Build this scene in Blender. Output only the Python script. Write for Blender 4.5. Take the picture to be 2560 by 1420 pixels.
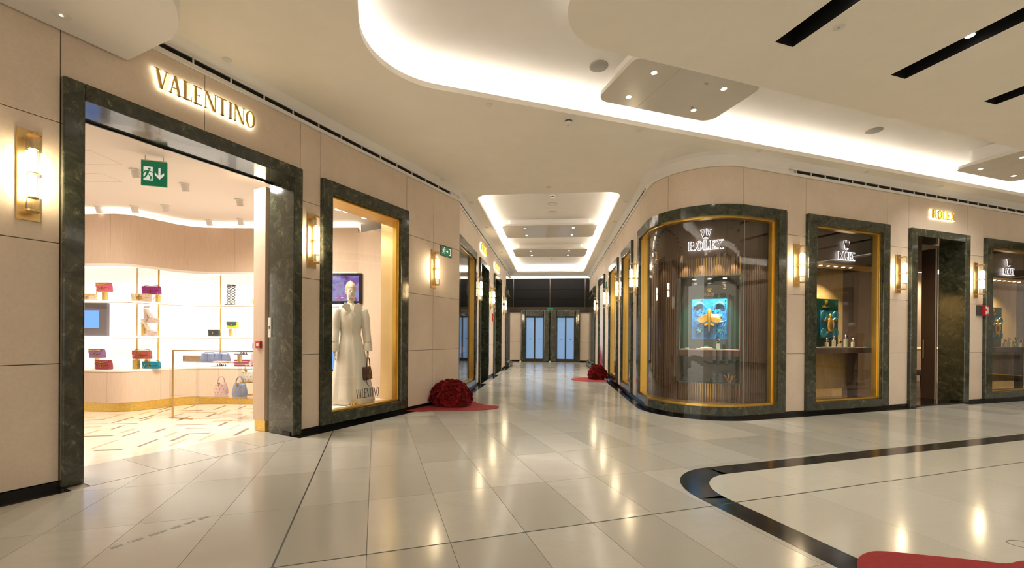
import bpy, math, random
from mathutils import Vector, Matrix
from mathutils.geometry import tessellate_polygon
random.seed(7)
R_ = math.radians
scn = bpy.context.scene
COL = scn.collection
for o in list(bpy.data.objects): bpy.data.objects.remove(o)

# ------------------------------------------------------------------ camera, world, exposure
EYE = 1.3
roll, pitch = 0.00737985, -0.00324673
cam = bpy.data.cameras.new('camera')
cam.sensor_width = 36.0
cam.lens = 1067.67 / 2560 * 36.0
cam.shift_y = (845.496 - 710) / 2560
cam.clip_start = 0.05
camo = bpy.data.objects.new('camera', cam)
COL.objects.link(camo)
cp, sp, cr, sr = math.cos(pitch), math.sin(pitch), math.cos(roll), math.sin(roll)
B = Matrix(((1, 0, 0), (0, 0, -1), (0, 1, 0)))
P = Matrix(((1, 0, 0), (0, cp, sp), (0, -sp, cp)))
RR = Matrix(((cr, -sr, 0), (sr, cr, 0), (0, 0, 1)))
m3 = RR @ P @ B                       # rows: right, down, forward
right, down, fwd = m3[0], m3[1], m3[2]
mw = Matrix((right, -down, -fwd)).transposed().to_4x4()
mw.translation = Vector((0, 0, EYE))
camo.matrix_world = mw
scn.camera = camo

scn.view_settings.view_transform = 'Standard'
scn.view_settings.look = 'None'
scn.view_settings.gamma = 1.0
scn.view_settings.use_curve_mapping = False
scn.view_settings.exposure = 0.82

world = bpy.data.worlds.new('world')
scn.world = world
world.use_nodes = True
world.node_tree.nodes['Background'].inputs[0].default_value = (1.0, 0.89, 0.74, 1)
world.node_tree.nodes['Background'].inputs[1].default_value = 1.4

WARM = (1.0, 0.80, 0.55)
WHITE = (1.0, 0.94, 0.85)

def area(name, loc, size, direction, power, color=WARM, rotz=0.0, spread=math.pi):
    """rectangular lamp; direction 'up' or 'down' or a vector"""
    l = bpy.data.lights.new(name, 'AREA')
    l.shape = 'RECTANGLE'
    l.size, l.size_y = size
    l.energy = power
    l.color = color
    l.spread = spread
    o = bpy.data.objects.new(name, l)
    COL.objects.link(o)
    o.location = loc
    if direction == 'down': o.rotation_euler = (0, 0, rotz)
    elif direction == 'up': o.rotation_euler = (math.pi, 0, -rotz)
    else:
        d = Vector(direction)
        o.rotation_euler = d.to_track_quat('-Z', 'X').to_euler()
    return o

def spot(name, loc, target, power, angle=60, color=WHITE, radius=0.03, blend=0.6):
    l = bpy.data.lights.new(name, 'SPOT')
    l.energy = power
    l.color = color
    l.spot_size = R_(angle)
    l.spot_blend = blend
    l.shadow_soft_size = radius
    o = bpy.data.objects.new(name, l)
    COL.objects.link(o)
    o.location = loc
    d = Vector(target) - Vector(loc)
    o.rotation_euler = d.to_track_quat('-Z', 'Y').to_euler()
    return o

# ------------------------------------------------------------------ plan of the place
# hall axes: A (across the hall) and B (along the hall); corridor axis C
tA = Vector((-0.3047, 0.9525)); tB = Vector((0.9525, 0.3047))
def AB(a, b, z=None):
    p = tA * a + tB * b
    return (p.x, p.y) if z is None else (p.x, p.y, z)
tC = Vector((0.0941, 0.9956)); uC = Vector((0.9956, -0.0941))
def CD(c, d, z=None):
    p = tC * c + uC * d
    return (p.x, p.y) if z is None else (p.x, p.y, z)
CEIL = 4.29

class Frame:
    """a wall: s runs left to right seen from the mall, off is the distance in front of the wall"""
    def __init__(s, O, t):
        s.O = Vector((O[0], O[1])); s.t = Vector(t).normalized()
        s.n = Vector((s.t.y, -s.t.x)); s.rz = math.atan2(s.t.y, s.t.x)
    def w(s, S, off=0.0, z=0.0):
        p = s.O + s.t * S + s.n * off
        return (p.x, p.y, z)
aV = R_(27.38)
FV = Frame((-5.05 * math.cos(aV), 5.05 * math.sin(aV)), (math.sin(aV), math.cos(aV)))
FL = Frame((-1.1705, 8.8947), (tC.x, tC.y))
aR = R_(71.33)
FR = Frame((-5.39 * math.cos(aR), 5.39 * math.sin(aR)), (math.sin(aR), math.cos(aR)))
FC = Frame((1.7621, -0.1666), (-tC.x, -tC.y))          # right corridor wall, s = -a
FE = Frame(CD(22.5, 0), (uC.x, uC.y))                   # far wall, s = d
# rounded corner between the right corridor wall and the right hall wall
RAD = 0.95
cornerP = Vector((2.392, 6.497))
half = (aR - R_(5.4)) / 2
bis = (tC + Vector((math.sin(aR), math.cos(aR)))).normalized()
arcC = cornerP + bis * (RAD / math.sin(half))
TAN = RAD / math.tan(half)
A_T, B_T = 6.694 + TAN, 4.346 + TAN
ARC = RAD * (math.pi - 2 * half)
n0 = Vector((-uC.x, -uC.y))
def path(q):
    """point and outward normal on the right-hand frontage, q metres past the corridor tangent point"""
    if q <= 0:
        p = FC.O + tC * (A_T - q); n = n0
    elif q >= ARC:
        p = FR.O + FR.t * (B_T + q - ARC); n = FR.n
    else:
        th = q / RAD
        c, s = math.cos(th), math.sin(th)
        n = Vector((n0.x * c - n0.y * s, n0.x * s + n0.y * c))
        p = arcC + n * RAD
    return p, n
def qa(a): return A_T - a
def qb(b): return b - B_T + ARC

# ------------------------------------------------------------------ materials
def mat(name, col, rough=0.5, metal=0.0, emit=None, estr=0.0, spec=0.5, coat=0.0):
    m = bpy.data.materials.new(name)
    m.use_nodes = True
    b = m.node_tree.nodes['Principled BSDF']
    b.inputs['Base Color'].default_value = (*col, 1)
    b.inputs['Roughness'].default_value = rough
    b.inputs['Metallic'].default_value = metal
    b.inputs['Specular IOR Level'].default_value = spec
    b.inputs['Coat Weight'].default_value = coat
    if emit:
        b.inputs['Emission Color'].default_value = (*emit, 1)
        b.inputs['Emission Strength'].default_value = estr
    return m

def N(nt, t, **k):
    n = nt.nodes.new(t)
    for a, v in k.items(): setattr(n, a, v)
    return n
def ramp(nt, fac, stops):
    r = N(nt, 'ShaderNodeValToRGB')
    el = r.color_ramp.elements
    while len(el) < len(stops): el.new(0.5)
    for e, (p, c) in zip(el, stops):
        e.position = p; e.color = (*c, 1) if len(c) == 3 else c
    nt.links.new(fac, r.inputs[0])
    return r.outputs[0]
def mixc(nt, fac, a, b, mode='MIX'):
    x = N(nt, 'ShaderNodeMix', data_type='RGBA', blend_type=mode)
    for sock, val in ((x.inputs[0], fac), (x.inputs[6], a), (x.inputs[7], b)):
        if hasattr(val, 'is_linked'): nt.links.new(val, sock)
        elif isinstance(val, (int, float)): sock.default_value = val
        else: sock.default_value = (*val, 1)
    return x.outputs[2]
def wpos(nt, scale=(1, 1, 1), rot=(0, 0, 0)):
    g = N(nt, 'ShaderNodeNewGeometry')
    mp = N(nt, 'ShaderNodeMapping')
    mp.inputs['Scale'].default_value = scale
    mp.inputs['Rotation'].default_value = rot
    nt.links.new(g.outputs['Position'], mp.inputs[0])
    return mp.outputs[0]
def noise(nt, vec, scale, detail=4, rough=0.55, dist=0.0):
    n = N(nt, 'ShaderNodeTexNoise')
    n.inputs['Scale'].default_value = scale
    n.inputs['Detail'].default_value = detail
    n.inputs['Roughness'].default_value = rough
    n.inputs['Distortion'].default_value = dist
    nt.links.new(vec, n.inputs['Vector'])
    return n.outputs['Fac']
def objrand(nt):
    return N(nt, 'ShaderNodeObjectInfo').outputs['Random']
def bump(nt, height, strength, dist=0.01):
    b = N(nt, 'ShaderNodeBump')
    b.inputs['Strength'].default_value = strength
    b.inputs['Distance'].default_value = dist
    nt.links.new(height, b.inputs['Height'])
    nt.links.new(b.outputs[0], nt.nodes['Principled BSDF'].inputs['Normal'])

def m_stone():
    m = mat('limestone', (0.6, 0.48, 0.38), 0.55)
    nt = m.node_tree; b = nt.nodes['Principled BSDF']
    v = wpos(nt)
    n1 = noise(nt, v, 2.2, 5, 0.6)
    n2 = noise(nt, v, 38, 3, 0.6)
    n3 = noise(nt, wpos(nt, (1, 1, 2.2)), 9, 6, 0.7, 0.8)
    c = ramp(nt, n1, [(0.3, (0.69, 0.57, 0.445)), (0.7, (0.77, 0.65, 0.52))])
    c = mixc(nt, ramp(nt, n3, [(0.70, (0, 0, 0)), (0.80, (0.28, 0.28, 0.28))]), c, (0.36, 0.26, 0.19))
    c = mixc(nt, 0.10, c, ramp(nt, n2, [(0.3, (0.3, 0.22, 0.16)), (0.7, (0.8, 0.7, 0.6))]))
    c = mixc(nt, 0.12, c, ramp(nt, objrand(nt), [(0, (0.45, 0.33, 0.25)), (1, (0.75, 0.64, 0.53))]))
    nt.links.new(c, b.inputs['Base Color'])
    bump(nt, n2, 0.12, 0.002)
    return m
def m_green():
    m = mat('green_marble', (0.03, 0.035, 0.022), 0.12, coat=0.3)
    nt = m.node_tree; b = nt.nodes['Principled BSDF']
    v = wpos(nt)
    n1 = noise(nt, v, 5.5, 8, 0.7, 1.6)
    n2 = noise(nt, wpos(nt, (1, 1, 0.6), (0.4, 0.6, 0.3)), 2.3, 9, 0.62, 2.5)
    n3 = noise(nt, v, 16, 6, 0.7, 1.0)
    c = ramp(nt, n1, [(0.32, (0.012, 0.016, 0.009)), (0.52, (0.036, 0.042, 0.026)), (0.66, (0.072, 0.076, 0.047)), (0.80, (0.14, 0.125, 0.07))])
    c = mixc(nt, ramp(nt, n3, [(0.55, (0, 0, 0)), (0.75, (0.45, 0.45, 0.45))]), c, (0.075, 0.066, 0.032))
    vein = ramp(nt, n2, [(0.485, (0, 0, 0)), (0.5, (1, 1, 1)), (0.507, (0, 0, 0))])
    fade = ramp(nt, n1, [(0.50, (0, 0, 0)), (0.64, (1, 1, 1))])
    vm = mixc(nt, 1.0, vein, fade, 'MULTIPLY')
    c = mixc(nt, vm, c, (0.26, 0.23, 0.10))
    nt.links.new(c, b.inputs['Base Color'])
    return m
def m_tile(name, lo, hi, vein, rough=0.155, amount=0.5):
    m = mat(name, hi, rough)
    nt = m.node_tree; b = nt.nodes['Principled BSDF']
    r = objrand(nt)
    add = N(nt, 'ShaderNodeVectorMath', operation='ADD')
    sc = N(nt, 'ShaderNodeVectorMath', operation='SCALE')
    sc.inputs[0].default_value = (7.3, 3.1, 5.7)
    mul = N(nt, 'ShaderNodeMath', operation='MULTIPLY'); mul.inputs[1].default_value = 40
    nt.links.new(r, mul.inputs[0]); nt.links.new(mul.outputs[0], sc.inputs['Scale'])
    nt.links.new(wpos(nt, (1.0, 2.6, 1), (0, 0, R_(-25))), add.inputs[0]); nt.links.new(sc.outputs[0], add.inputs[1])
    n1 = noise(nt, add.outputs[0], 1.6, 6, 0.62, 1.2)
    n2 = noise(nt, add.outputs[0], 3.2, 8, 0.6, 2.2)
    c = ramp(nt, r, [(0.0, lo), (0.45, [(x + y) / 2 for x, y in zip(lo, hi)]), (1.0, hi)])
    c = mixc(nt, ramp(nt, n1, [(0.35, (0, 0, 0)), (0.75, (amount,) * 3)]), c, vein)
    c = mixc(nt, ramp(nt, n2, [(0.486, (0, 0, 0)), (0.5, (0.28, 0.28, 0.28)), (0.512, (0, 0, 0))]), c, (0.40, 0.36, 0.30))
    nt.links.new(c, b.inputs['Base Color'])
    rr = ramp(nt, n1, [(0.3, (rough * 0.8,) * 3), (0.8, (rough * 1.35,) * 3)])
    nt.links.new(rr, b.inputs['Roughness'])
    return m
def m_glass(name, tint=(0.96, 0.97, 0.96), refl=1.0):
    m = bpy.data.materials.new(name); m.use_nodes = True
    nt = m.node_tree; nt.nodes.clear()
    out = N(nt, 'ShaderNodeOutputMaterial')
    t = N(nt, 'ShaderNodeBsdfTransparent'); t.inputs[0].default_value = (*tint, 1)
    g = N(nt, 'ShaderNodeBsdfGlossy'); g.inputs['Roughness'].default_value = 0.0
    g.inputs['Color'].default_value = (refl, refl, refl, 1)
    lw = N(nt, 'ShaderNodeLayerWeight'); lw.inputs['Blend'].default_value = 0.5
    pw = N(nt, 'ShaderNodeMath', operation='POWER'); nt.links.new(lw.outputs['Facing'], pw.inputs[0]); pw.inputs[1].default_value = 5.0
    fr = N(nt, 'ShaderNodeMath', operation='MULTIPLY_ADD'); nt.links.new(pw.outputs[0], fr.inputs[0]); fr.inputs[1].default_value = 0.96; fr.inputs[2].default_value = 0.04
    mx = N(nt, 'ShaderNodeMixShader')
    nt.links.new(fr.outputs[0], mx.inputs[0]); nt.links.new(t.outputs[0], mx.inputs[1]); nt.links.new(g.outputs[0], mx.inputs[2])
    nt.links.new(mx.outputs[0], out.inputs[0])
    return m
def m_noise(name, c0, c1, scale=6, rough=0.5, metal=0.0, stretch=(1, 1, 1), bmp=0.0, coat=0.0):
    m = mat(name, c0, rough, metal, coat=coat)
    nt = m.node_tree
    n1 = noise(nt, wpos(nt, stretch), scale, 5, 0.6, 0.3)
    nt.links.new(ramp(nt, n1, [(0.3, c0), (0.7, c1)]), nt.nodes['Principled BSDF'].inputs['Base Color'])
    if bmp: bump(nt, n1, bmp, 0.01)
    return m
def m_emit(name, col, s):
    m = mat(name, (0.0, 0.0, 0.0), 0.5, emit=col, estr=s)
    return m

M = {}
M['stone'] = m_stone()
M['green'] = m_green()
M['black'] = mat('black_plinth', (0.006, 0.006, 0.006), 0.12)
M['backing'] = mat('dark_joint', (0.10, 0.075, 0.055), 0.9)
M['paint'] = m_noise('ceiling_paint', (0.86, 0.81, 0.72), (0.89, 0.84, 0.75), 3, 0.7)
M['whitepaint'] = m_noise('white_paint', (0.80, 0.77, 0.73), (0.83, 0.80, 0.76), 3, 0.6)
M['satin'] = m_noise('satin_panel', (0.66, 0.62, 0.55), (0.69, 0.65, 0.58), 2, 0.22)
M['tile'] = m_tile('marble_tile', (0.37, 0.36, 0.315), (0.52, 0.505, 0.45), (0.42, 0.395, 0.335))
M['cream'] = m_tile('cream_tile', (0.53, 0.51, 0.43), (0.57, 0.55, 0.465), (0.50, 0.47, 0.39), 0.12, 0.3)
M['grout'] = mat('grout', (0.26, 0.23, 0.18), 0.8)
M['jointstrip'] = mat('joint_strip', (0.03, 0.028, 0.024), 0.4)
M['band'] = m_noise('black_marble', (0.012, 0.012, 0.012), (0.035, 0.033, 0.03), 5, 0.14)
M['brass'] = m_noise('brushed_brass', (0.62, 0.43, 0.17), (0.72, 0.52, 0.23), 3, 0.30, 1.0, (1, 1, 40))
M['gold'] = m_noise('satin_gold', (0.66, 0.43, 0.10), (0.74, 0.50, 0.14), 2, 0.28, 1.0)
M['hammered'] = m_noise('hammered_gold', (0.62, 0.42, 0.08), (0.85, 0.62, 0.20), 60, 0.32, 1.0, bmp=0.8)
M['glass'] = m_glass('window_glass')
M['clear'] = m_glass('clear_glass', (0.97, 0.97, 0.97))
M['acrylic'] = m_glass('acrylic', (0.93, 0.94, 0.95))
M['smoke'] = m_glass('tinted_window_glass', (0.93, 0.92, 0.90))
M['bulb'] = m_emit('lamp_tube', (1.0, 0.80, 0.50), 48)
M['lens'] = m_emit('downlight_lens', (1.0, 0.92, 0.78), 14)
M['halo'] = m_emit('sign_halo', (1.0, 0.88, 0.62), 5)
M['neon'] = m_emit('white_sign_light', (0.93, 0.95, 1.0), 2.6)
M['red'] = m_noise('red_felt', (0.24, 0.014, 0.014), (0.29, 0.02, 0.018), 50, 0.9, bmp=0.2)
M['petal'] = m_noise('carnation_petal', (0.16, 0.0, 0.003), (0.42, 0.006, 0.008), 60, 0.7)
_nt = M['petal'].node_tree
_b = _nt.nodes['Principled BSDF']
_old = _b.inputs['Base Color'].links[0].from_socket
_nt.links.new(mixc(_nt, 1.0, _old, ramp(_nt, objrand(_nt), [(0.0, (0.35, 0.35, 0.35)), (1.0, (1.25, 1.25, 1.25))]), 'MULTIPLY'), _b.inputs['Base Color'])
M['darkslot'] = mat('black_recess', (0.002, 0.002, 0.002), 0.9)
M['grey'] = mat('grey_plastic', (0.42, 0.40, 0.36), 0.5)
M['lightgrey'] = mat('white_plastic', (0.72, 0.69, 0.63), 0.4)
M['darkgrey'] = mat('dark_grey_metal', (0.05, 0.05, 0.05), 0.4)
M['screenblack'] = mat('screen_bezel', (0.012, 0.012, 0.014), 0.2)
M['exit'] = mat('exit_green', (0.0, 0.17, 0.075), 0.4, emit=(0.0, 0.35, 0.16), estr=0.10)
M['exitwhite'] = mat('exit_white', (0.8, 0.8, 0.74), 0.4, emit=(0.9, 0.95, 0.85), estr=0.25)
M['fabricwall'] = m_noise('linen_wallcovering', (0.60, 0.45, 0.33), (0.66, 0.51, 0.385), 60, 0.8, stretch=(1, 1, 0.08))
M['backlit'] = mat('backlit_panel', (0.8, 0.78, 0.74), 0.3, emit=(1.0, 0.94, 0.86), estr=0.36)
M['storefloor'] = m_noise('store_floor', (0.70, 0.60, 0.48), (0.80, 0.71, 0.60), 5, 0.12)
M['plank_dark'] = mat('plank_taupe', (0.17, 0.13, 0.10), 0.2)
M['plank_gold'] = mat('plank_tan', (0.52, 0.38, 0.22), 0.2)
M['storepaint'] = mat('store_ceiling_paint', (0.82, 0.74, 0.66), 0.7)
M['brown'] = m_noise('brown_leather', (0.10, 0.062, 0.042), (0.125, 0.08, 0.055), 30, 0.45)
M['walnut'] = m_noise('walnut', (0.16, 0.095, 0.05), (0.22, 0.135, 0.075), 7, 0.35, stretch=(6, 6, 0.5))
M['slat'] = m_noise('slat_wood', (0.115, 0.075, 0.05), (0.155, 0.10, 0.068), 9, 0.35, stretch=(6, 6, 0.4))
M['emerald'] = mat('emerald_lacquer', (0.0, 0.035, 0.022), 0.15, coat=0.4)
M['goldwall'] = m_noise('gold_travertine', (0.46, 0.30, 0.11), (0.60, 0.42, 0.18), 5, 0.35, stretch=(2, 2, 0.6))
M['blue'] = m_noise('blue_coral_relief', (0.0, 0.055, 0.17), (0.01, 0.20, 0.42), 14, 0.3)
M['teal'] = mat('teal_enamel', (0.05, 0.42, 0.55), 0.25)
M['figgold'] = mat('figure_gold', (0.80, 0.48, 0.07), 0.30, 0.85)
# ------------------------------------------------------------------ mesh helpers
class MB:
    def __init__(s): s.v = []; s.f = []
    def add(s, vs, fs):
        k = len(s.v); s.v += [tuple(x) for x in vs]; s.f += [tuple(i + k for i in f) for f in fs]; return s
    def box(s, x0, x1, y0, y1, z0, z1):
        vs = [(x, y, z) for z in (z0, z1) for y in (y0, y1) for x in (x0, x1)]
        return s.add(vs, [(0, 2, 3, 1), (4, 5, 7, 6), (0, 1, 5, 4), (2, 6, 7, 3), (0, 4, 6, 2), (1, 3, 7, 5)])
    def zprism(s, pts, z0, z1):
        n = len(pts)
        ar = sum(pts[i][0] * pts[(i + 1) % n][1] - pts[(i + 1) % n][0] * pts[i][1] for i in range(n))
        if ar < 0: pts = pts[::-1]
        vs = [(x, y, z0) for x, y in pts] + [(x, y, z1) for x, y in pts]
        fs = [tuple(range(n))[::-1], tuple(range(n, 2 * n))] + [(i, (i + 1) % n, n + (i + 1) % n, n + i) for i in range(n)]
        return s.add(vs, fs)
    def yprism(s, pts, y0, y1):
        """polygon in x,z extruded along y"""
        n = len(pts)
        ar = sum(pts[i][0] * pts[(i + 1) % n][1] - pts[(i + 1) % n][0] * pts[i][1] for i in range(n))
        if ar < 0: pts = pts[::-1]
        vs = [(x, y0, z) for x, z in pts] + [(x, y1, z) for x, z in pts]
        fs = [tuple(range(n)), tuple(range(n, 2 * n))[::-1]] + [((i + 1) % n, i, n + i, n + (i + 1) % n) for i in range(n)]
        return s.add(vs, fs)
    def yring(s, outer, inner, y0, y1, closed=True):
        n = len(outer)
        vs = []
        for y in (y0, y1):
            vs += [(x, y, z) for x, z in outer] + [(x, y, z) for x, z in inner]
        fs = []
        for i in range(n if closed else n - 1):
            j = (i + 1) % n
            fs += [(i, j, n + j, n + i), (2 * n + i, 3 * n + i, 3 * n + j, 2 * n + j), (i, 2 * n + i, 2 * n + j, j), (n + i, n + j, 3 * n + j, 3 * n + i)]
        return s.add(vs, fs)
    def tube(s, pts, r, seg=8, closed=False, caps=True):
        pts = [Vector(p) for p in pts]; n = len(pts)
        rr = r if isinstance(r, (list, tuple)) else [r] * n
        rings = []
        prev = None
        for i, p in enumerate(pts):
            a = pts[(i - 1) % n] if (closed or i > 0) else p
            b = pts[(i + 1) % n] if (closed or i < n - 1) else p
            t = (b - a)
            if t.length < 1e-9: t = Vector((0, 0, 1))
            t.normalize()
            if prev is None:
                ref = Vector((0, 0, 1)) if abs(t.z) < 0.9 else Vector((1, 0, 0))
                u = t.cross(ref).normalized()
            else:
                u = (prev - t * prev.dot(t))
                if u.length < 1e-6: u = t.orthogonal()
                u.normalize()
            prev = u; w = t.cross(u)
            rings.append([p + (u * math.cos(k * 2 * math.pi / seg) + w * math.sin(k * 2 * math.pi / seg)) * rr[i] for k in range(seg)])
        return s.loft(rings, closed, caps)
    def loft(s, rings, closed=False, caps=True):
        n = len(rings); m = len(rings[0])
        vs = [p for r in rings for p in r]; fs = []
        for i in range(n if closed else n - 1):
            a, b = i * m, ((i + 1) % n) * m
            for k in range(m):
                l = (k + 1) % m
                fs.append((a + k, a + l, b + l, b + k))
        if caps and not closed:
            fs += [tuple(range(m))[::-1], tuple(range((n - 1) * m, n * m))]
        return s.add(vs, fs)
    def lathe(s, prof, seg=16, c=(0, 0, 0), caps=True):
        return s.loft([[(c[0] + r * math.cos(k * 2 * math.pi / seg), c[1] + r * math.sin(k * 2 * math.pi / seg), c[2] + z) for k in range(seg)] for r, z in prof], caps=caps)
    def ball(s, c, r, seg=12, rings=8):
        rx, ry, rz = r if isinstance(r, (tuple, list)) else (r, r, r)
        rows = []
        for i in range(1, rings):
            th = math.pi * i / rings
            rows.append([(c[0] + rx * math.sin(th) * math.cos(k * 2 * math.pi / seg), c[1] + ry * math.sin(th) * math.sin(k * 2 * math.pi / seg), c[2] - rz * math.cos(th)) for k in range(seg)])
        k = len(s.v)
        s.loft(rows, caps=False)
        a = len(s.v); s.v += [(c[0], c[1], c[2] - rz), (c[0], c[1], c[2] + rz)]
        for i in range(seg):
            j = (i + 1) % seg
            s.f.append((a, k + j, k + i))
            q = k + (rings - 2) * seg
            s.f.append((a + 1, q + i, q + j))
        return s
    def xf(s, mtx, start=0):
        s.v[start:] = [tuple(mtx @ Vector(p)) for p in s.v[start:]]; return s
    def mesh(s, name, m, smooth=False):
        me = bpy.data.meshes.new(name)
        me.from_pydata(s.v, [], s.f)
        if m: me.materials.append(M[m] if isinstance(m, str) else m)
        if smooth:
            for p in me.polygons: p.use_smooth = True
        me.update()
        return me
    def build(s, name, m, parent=None, loc=None, rz=0.0, smooth=False, bev=0.0, auto=False):
        o = bpy.data.objects.new(name, s.mesh(name, m, smooth))
        COL.objects.link(o)
        if parent: o.parent = parent
        if loc: o.location = loc
        if rz: o.rotation_euler = (0, 0, rz)
        if bev:
            b = o.modifiers.new('bevel', 'BEVEL'); b.width = bev; b.segments = 2; b.limit_method = 'ANGLE'
        return o

def tag(o, label=None, cat=None, group=None, kind=None):
    if label: o['label'] = label
    if cat: o['category'] = cat
    if group: o['group'] = group
    if kind: o['kind'] = kind
    return o
def thing(name, loc, rz=0.0, label=None, cat=None, group=None, kind=None):
    o = bpy.data.objects.new(name, None)
    o.empty_display_size = 0.1
    COL.objects.link(o); o.location = loc; o.rotation_euler = (0, 0, rz)
    return tag(o, label, cat, group, kind)
def copy_tree(o, parent=None):
    c = o.copy(); COL.objects.link(c); c.parent = parent
    for ch in list(o.children): copy_tree(ch, c)
    return c
def onwall(F, name, s, off, z, label=None, cat=None, group=None, kind=None):
    return thing(name, F.w(s, off, z), F.rz, label, cat, group, kind)

def rrect(x0, x1, y0, y1, r, n=8, corners=(1, 1, 1, 1)):
    """rounded rectangle outline, counter-clockwise from lower left"""
    pts = []
    for k, (cx, cy, a0) in enumerate(((x0, y0, 180), (x1, y0, 270), (x1, y1, 0), (x0, y1, 90))):
        if not corners[k]: pts.append((cx, cy)); continue
        ox = cx + (r if cx == x0 else -r); oy = cy + (r if cy == y0 else -r)
        for i in range(n + 1):
            a = R_(a0 + 90 * i / n)
            pts.append((ox + r * math.cos(a), oy + r * math.sin(a)))
    return pts
def sweepbox(q0, q1, o0, o1, z0, z1, n=None):
    """a bar that follows the rounded frontage"""
    n = n or max(2, int(abs(q1 - q0) / 0.08))
    rings = []
    for i in range(n + 1):
        p, nn = path(q0 + (q1 - q0) * i / n)
        a, b = p + nn * o0, p + nn * o1
        rings.append([(a.x, a.y, z0), (b.x, b.y, z0), (b.x, b.y, z1), (a.x, a.y, z1)])
    return MB().loft(rings)
def sweepprof(q0, q1, prof, n=None):
    n = n or max(2, int(abs(q1 - q0) / 0.08))
    rings = []
    for i in range(n + 1):
        p, nn = path(q0 + (q1 - q0) * i / n)
        rings.append([((p + nn * o).x, (p + nn * o).y, z) for o, z in prof])
    return MB().loft(rings)
def capmesh(loops, z, flip=False):
    """flat sheet with holes"""
    tris = tessellate_polygon([[Vector((x, y, 0)) for x, y in l] for l in loops])
    vs = [(x, y, z) for l in loops for x, y in l]
    return vs, [tuple(t) for t in tris]

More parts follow.
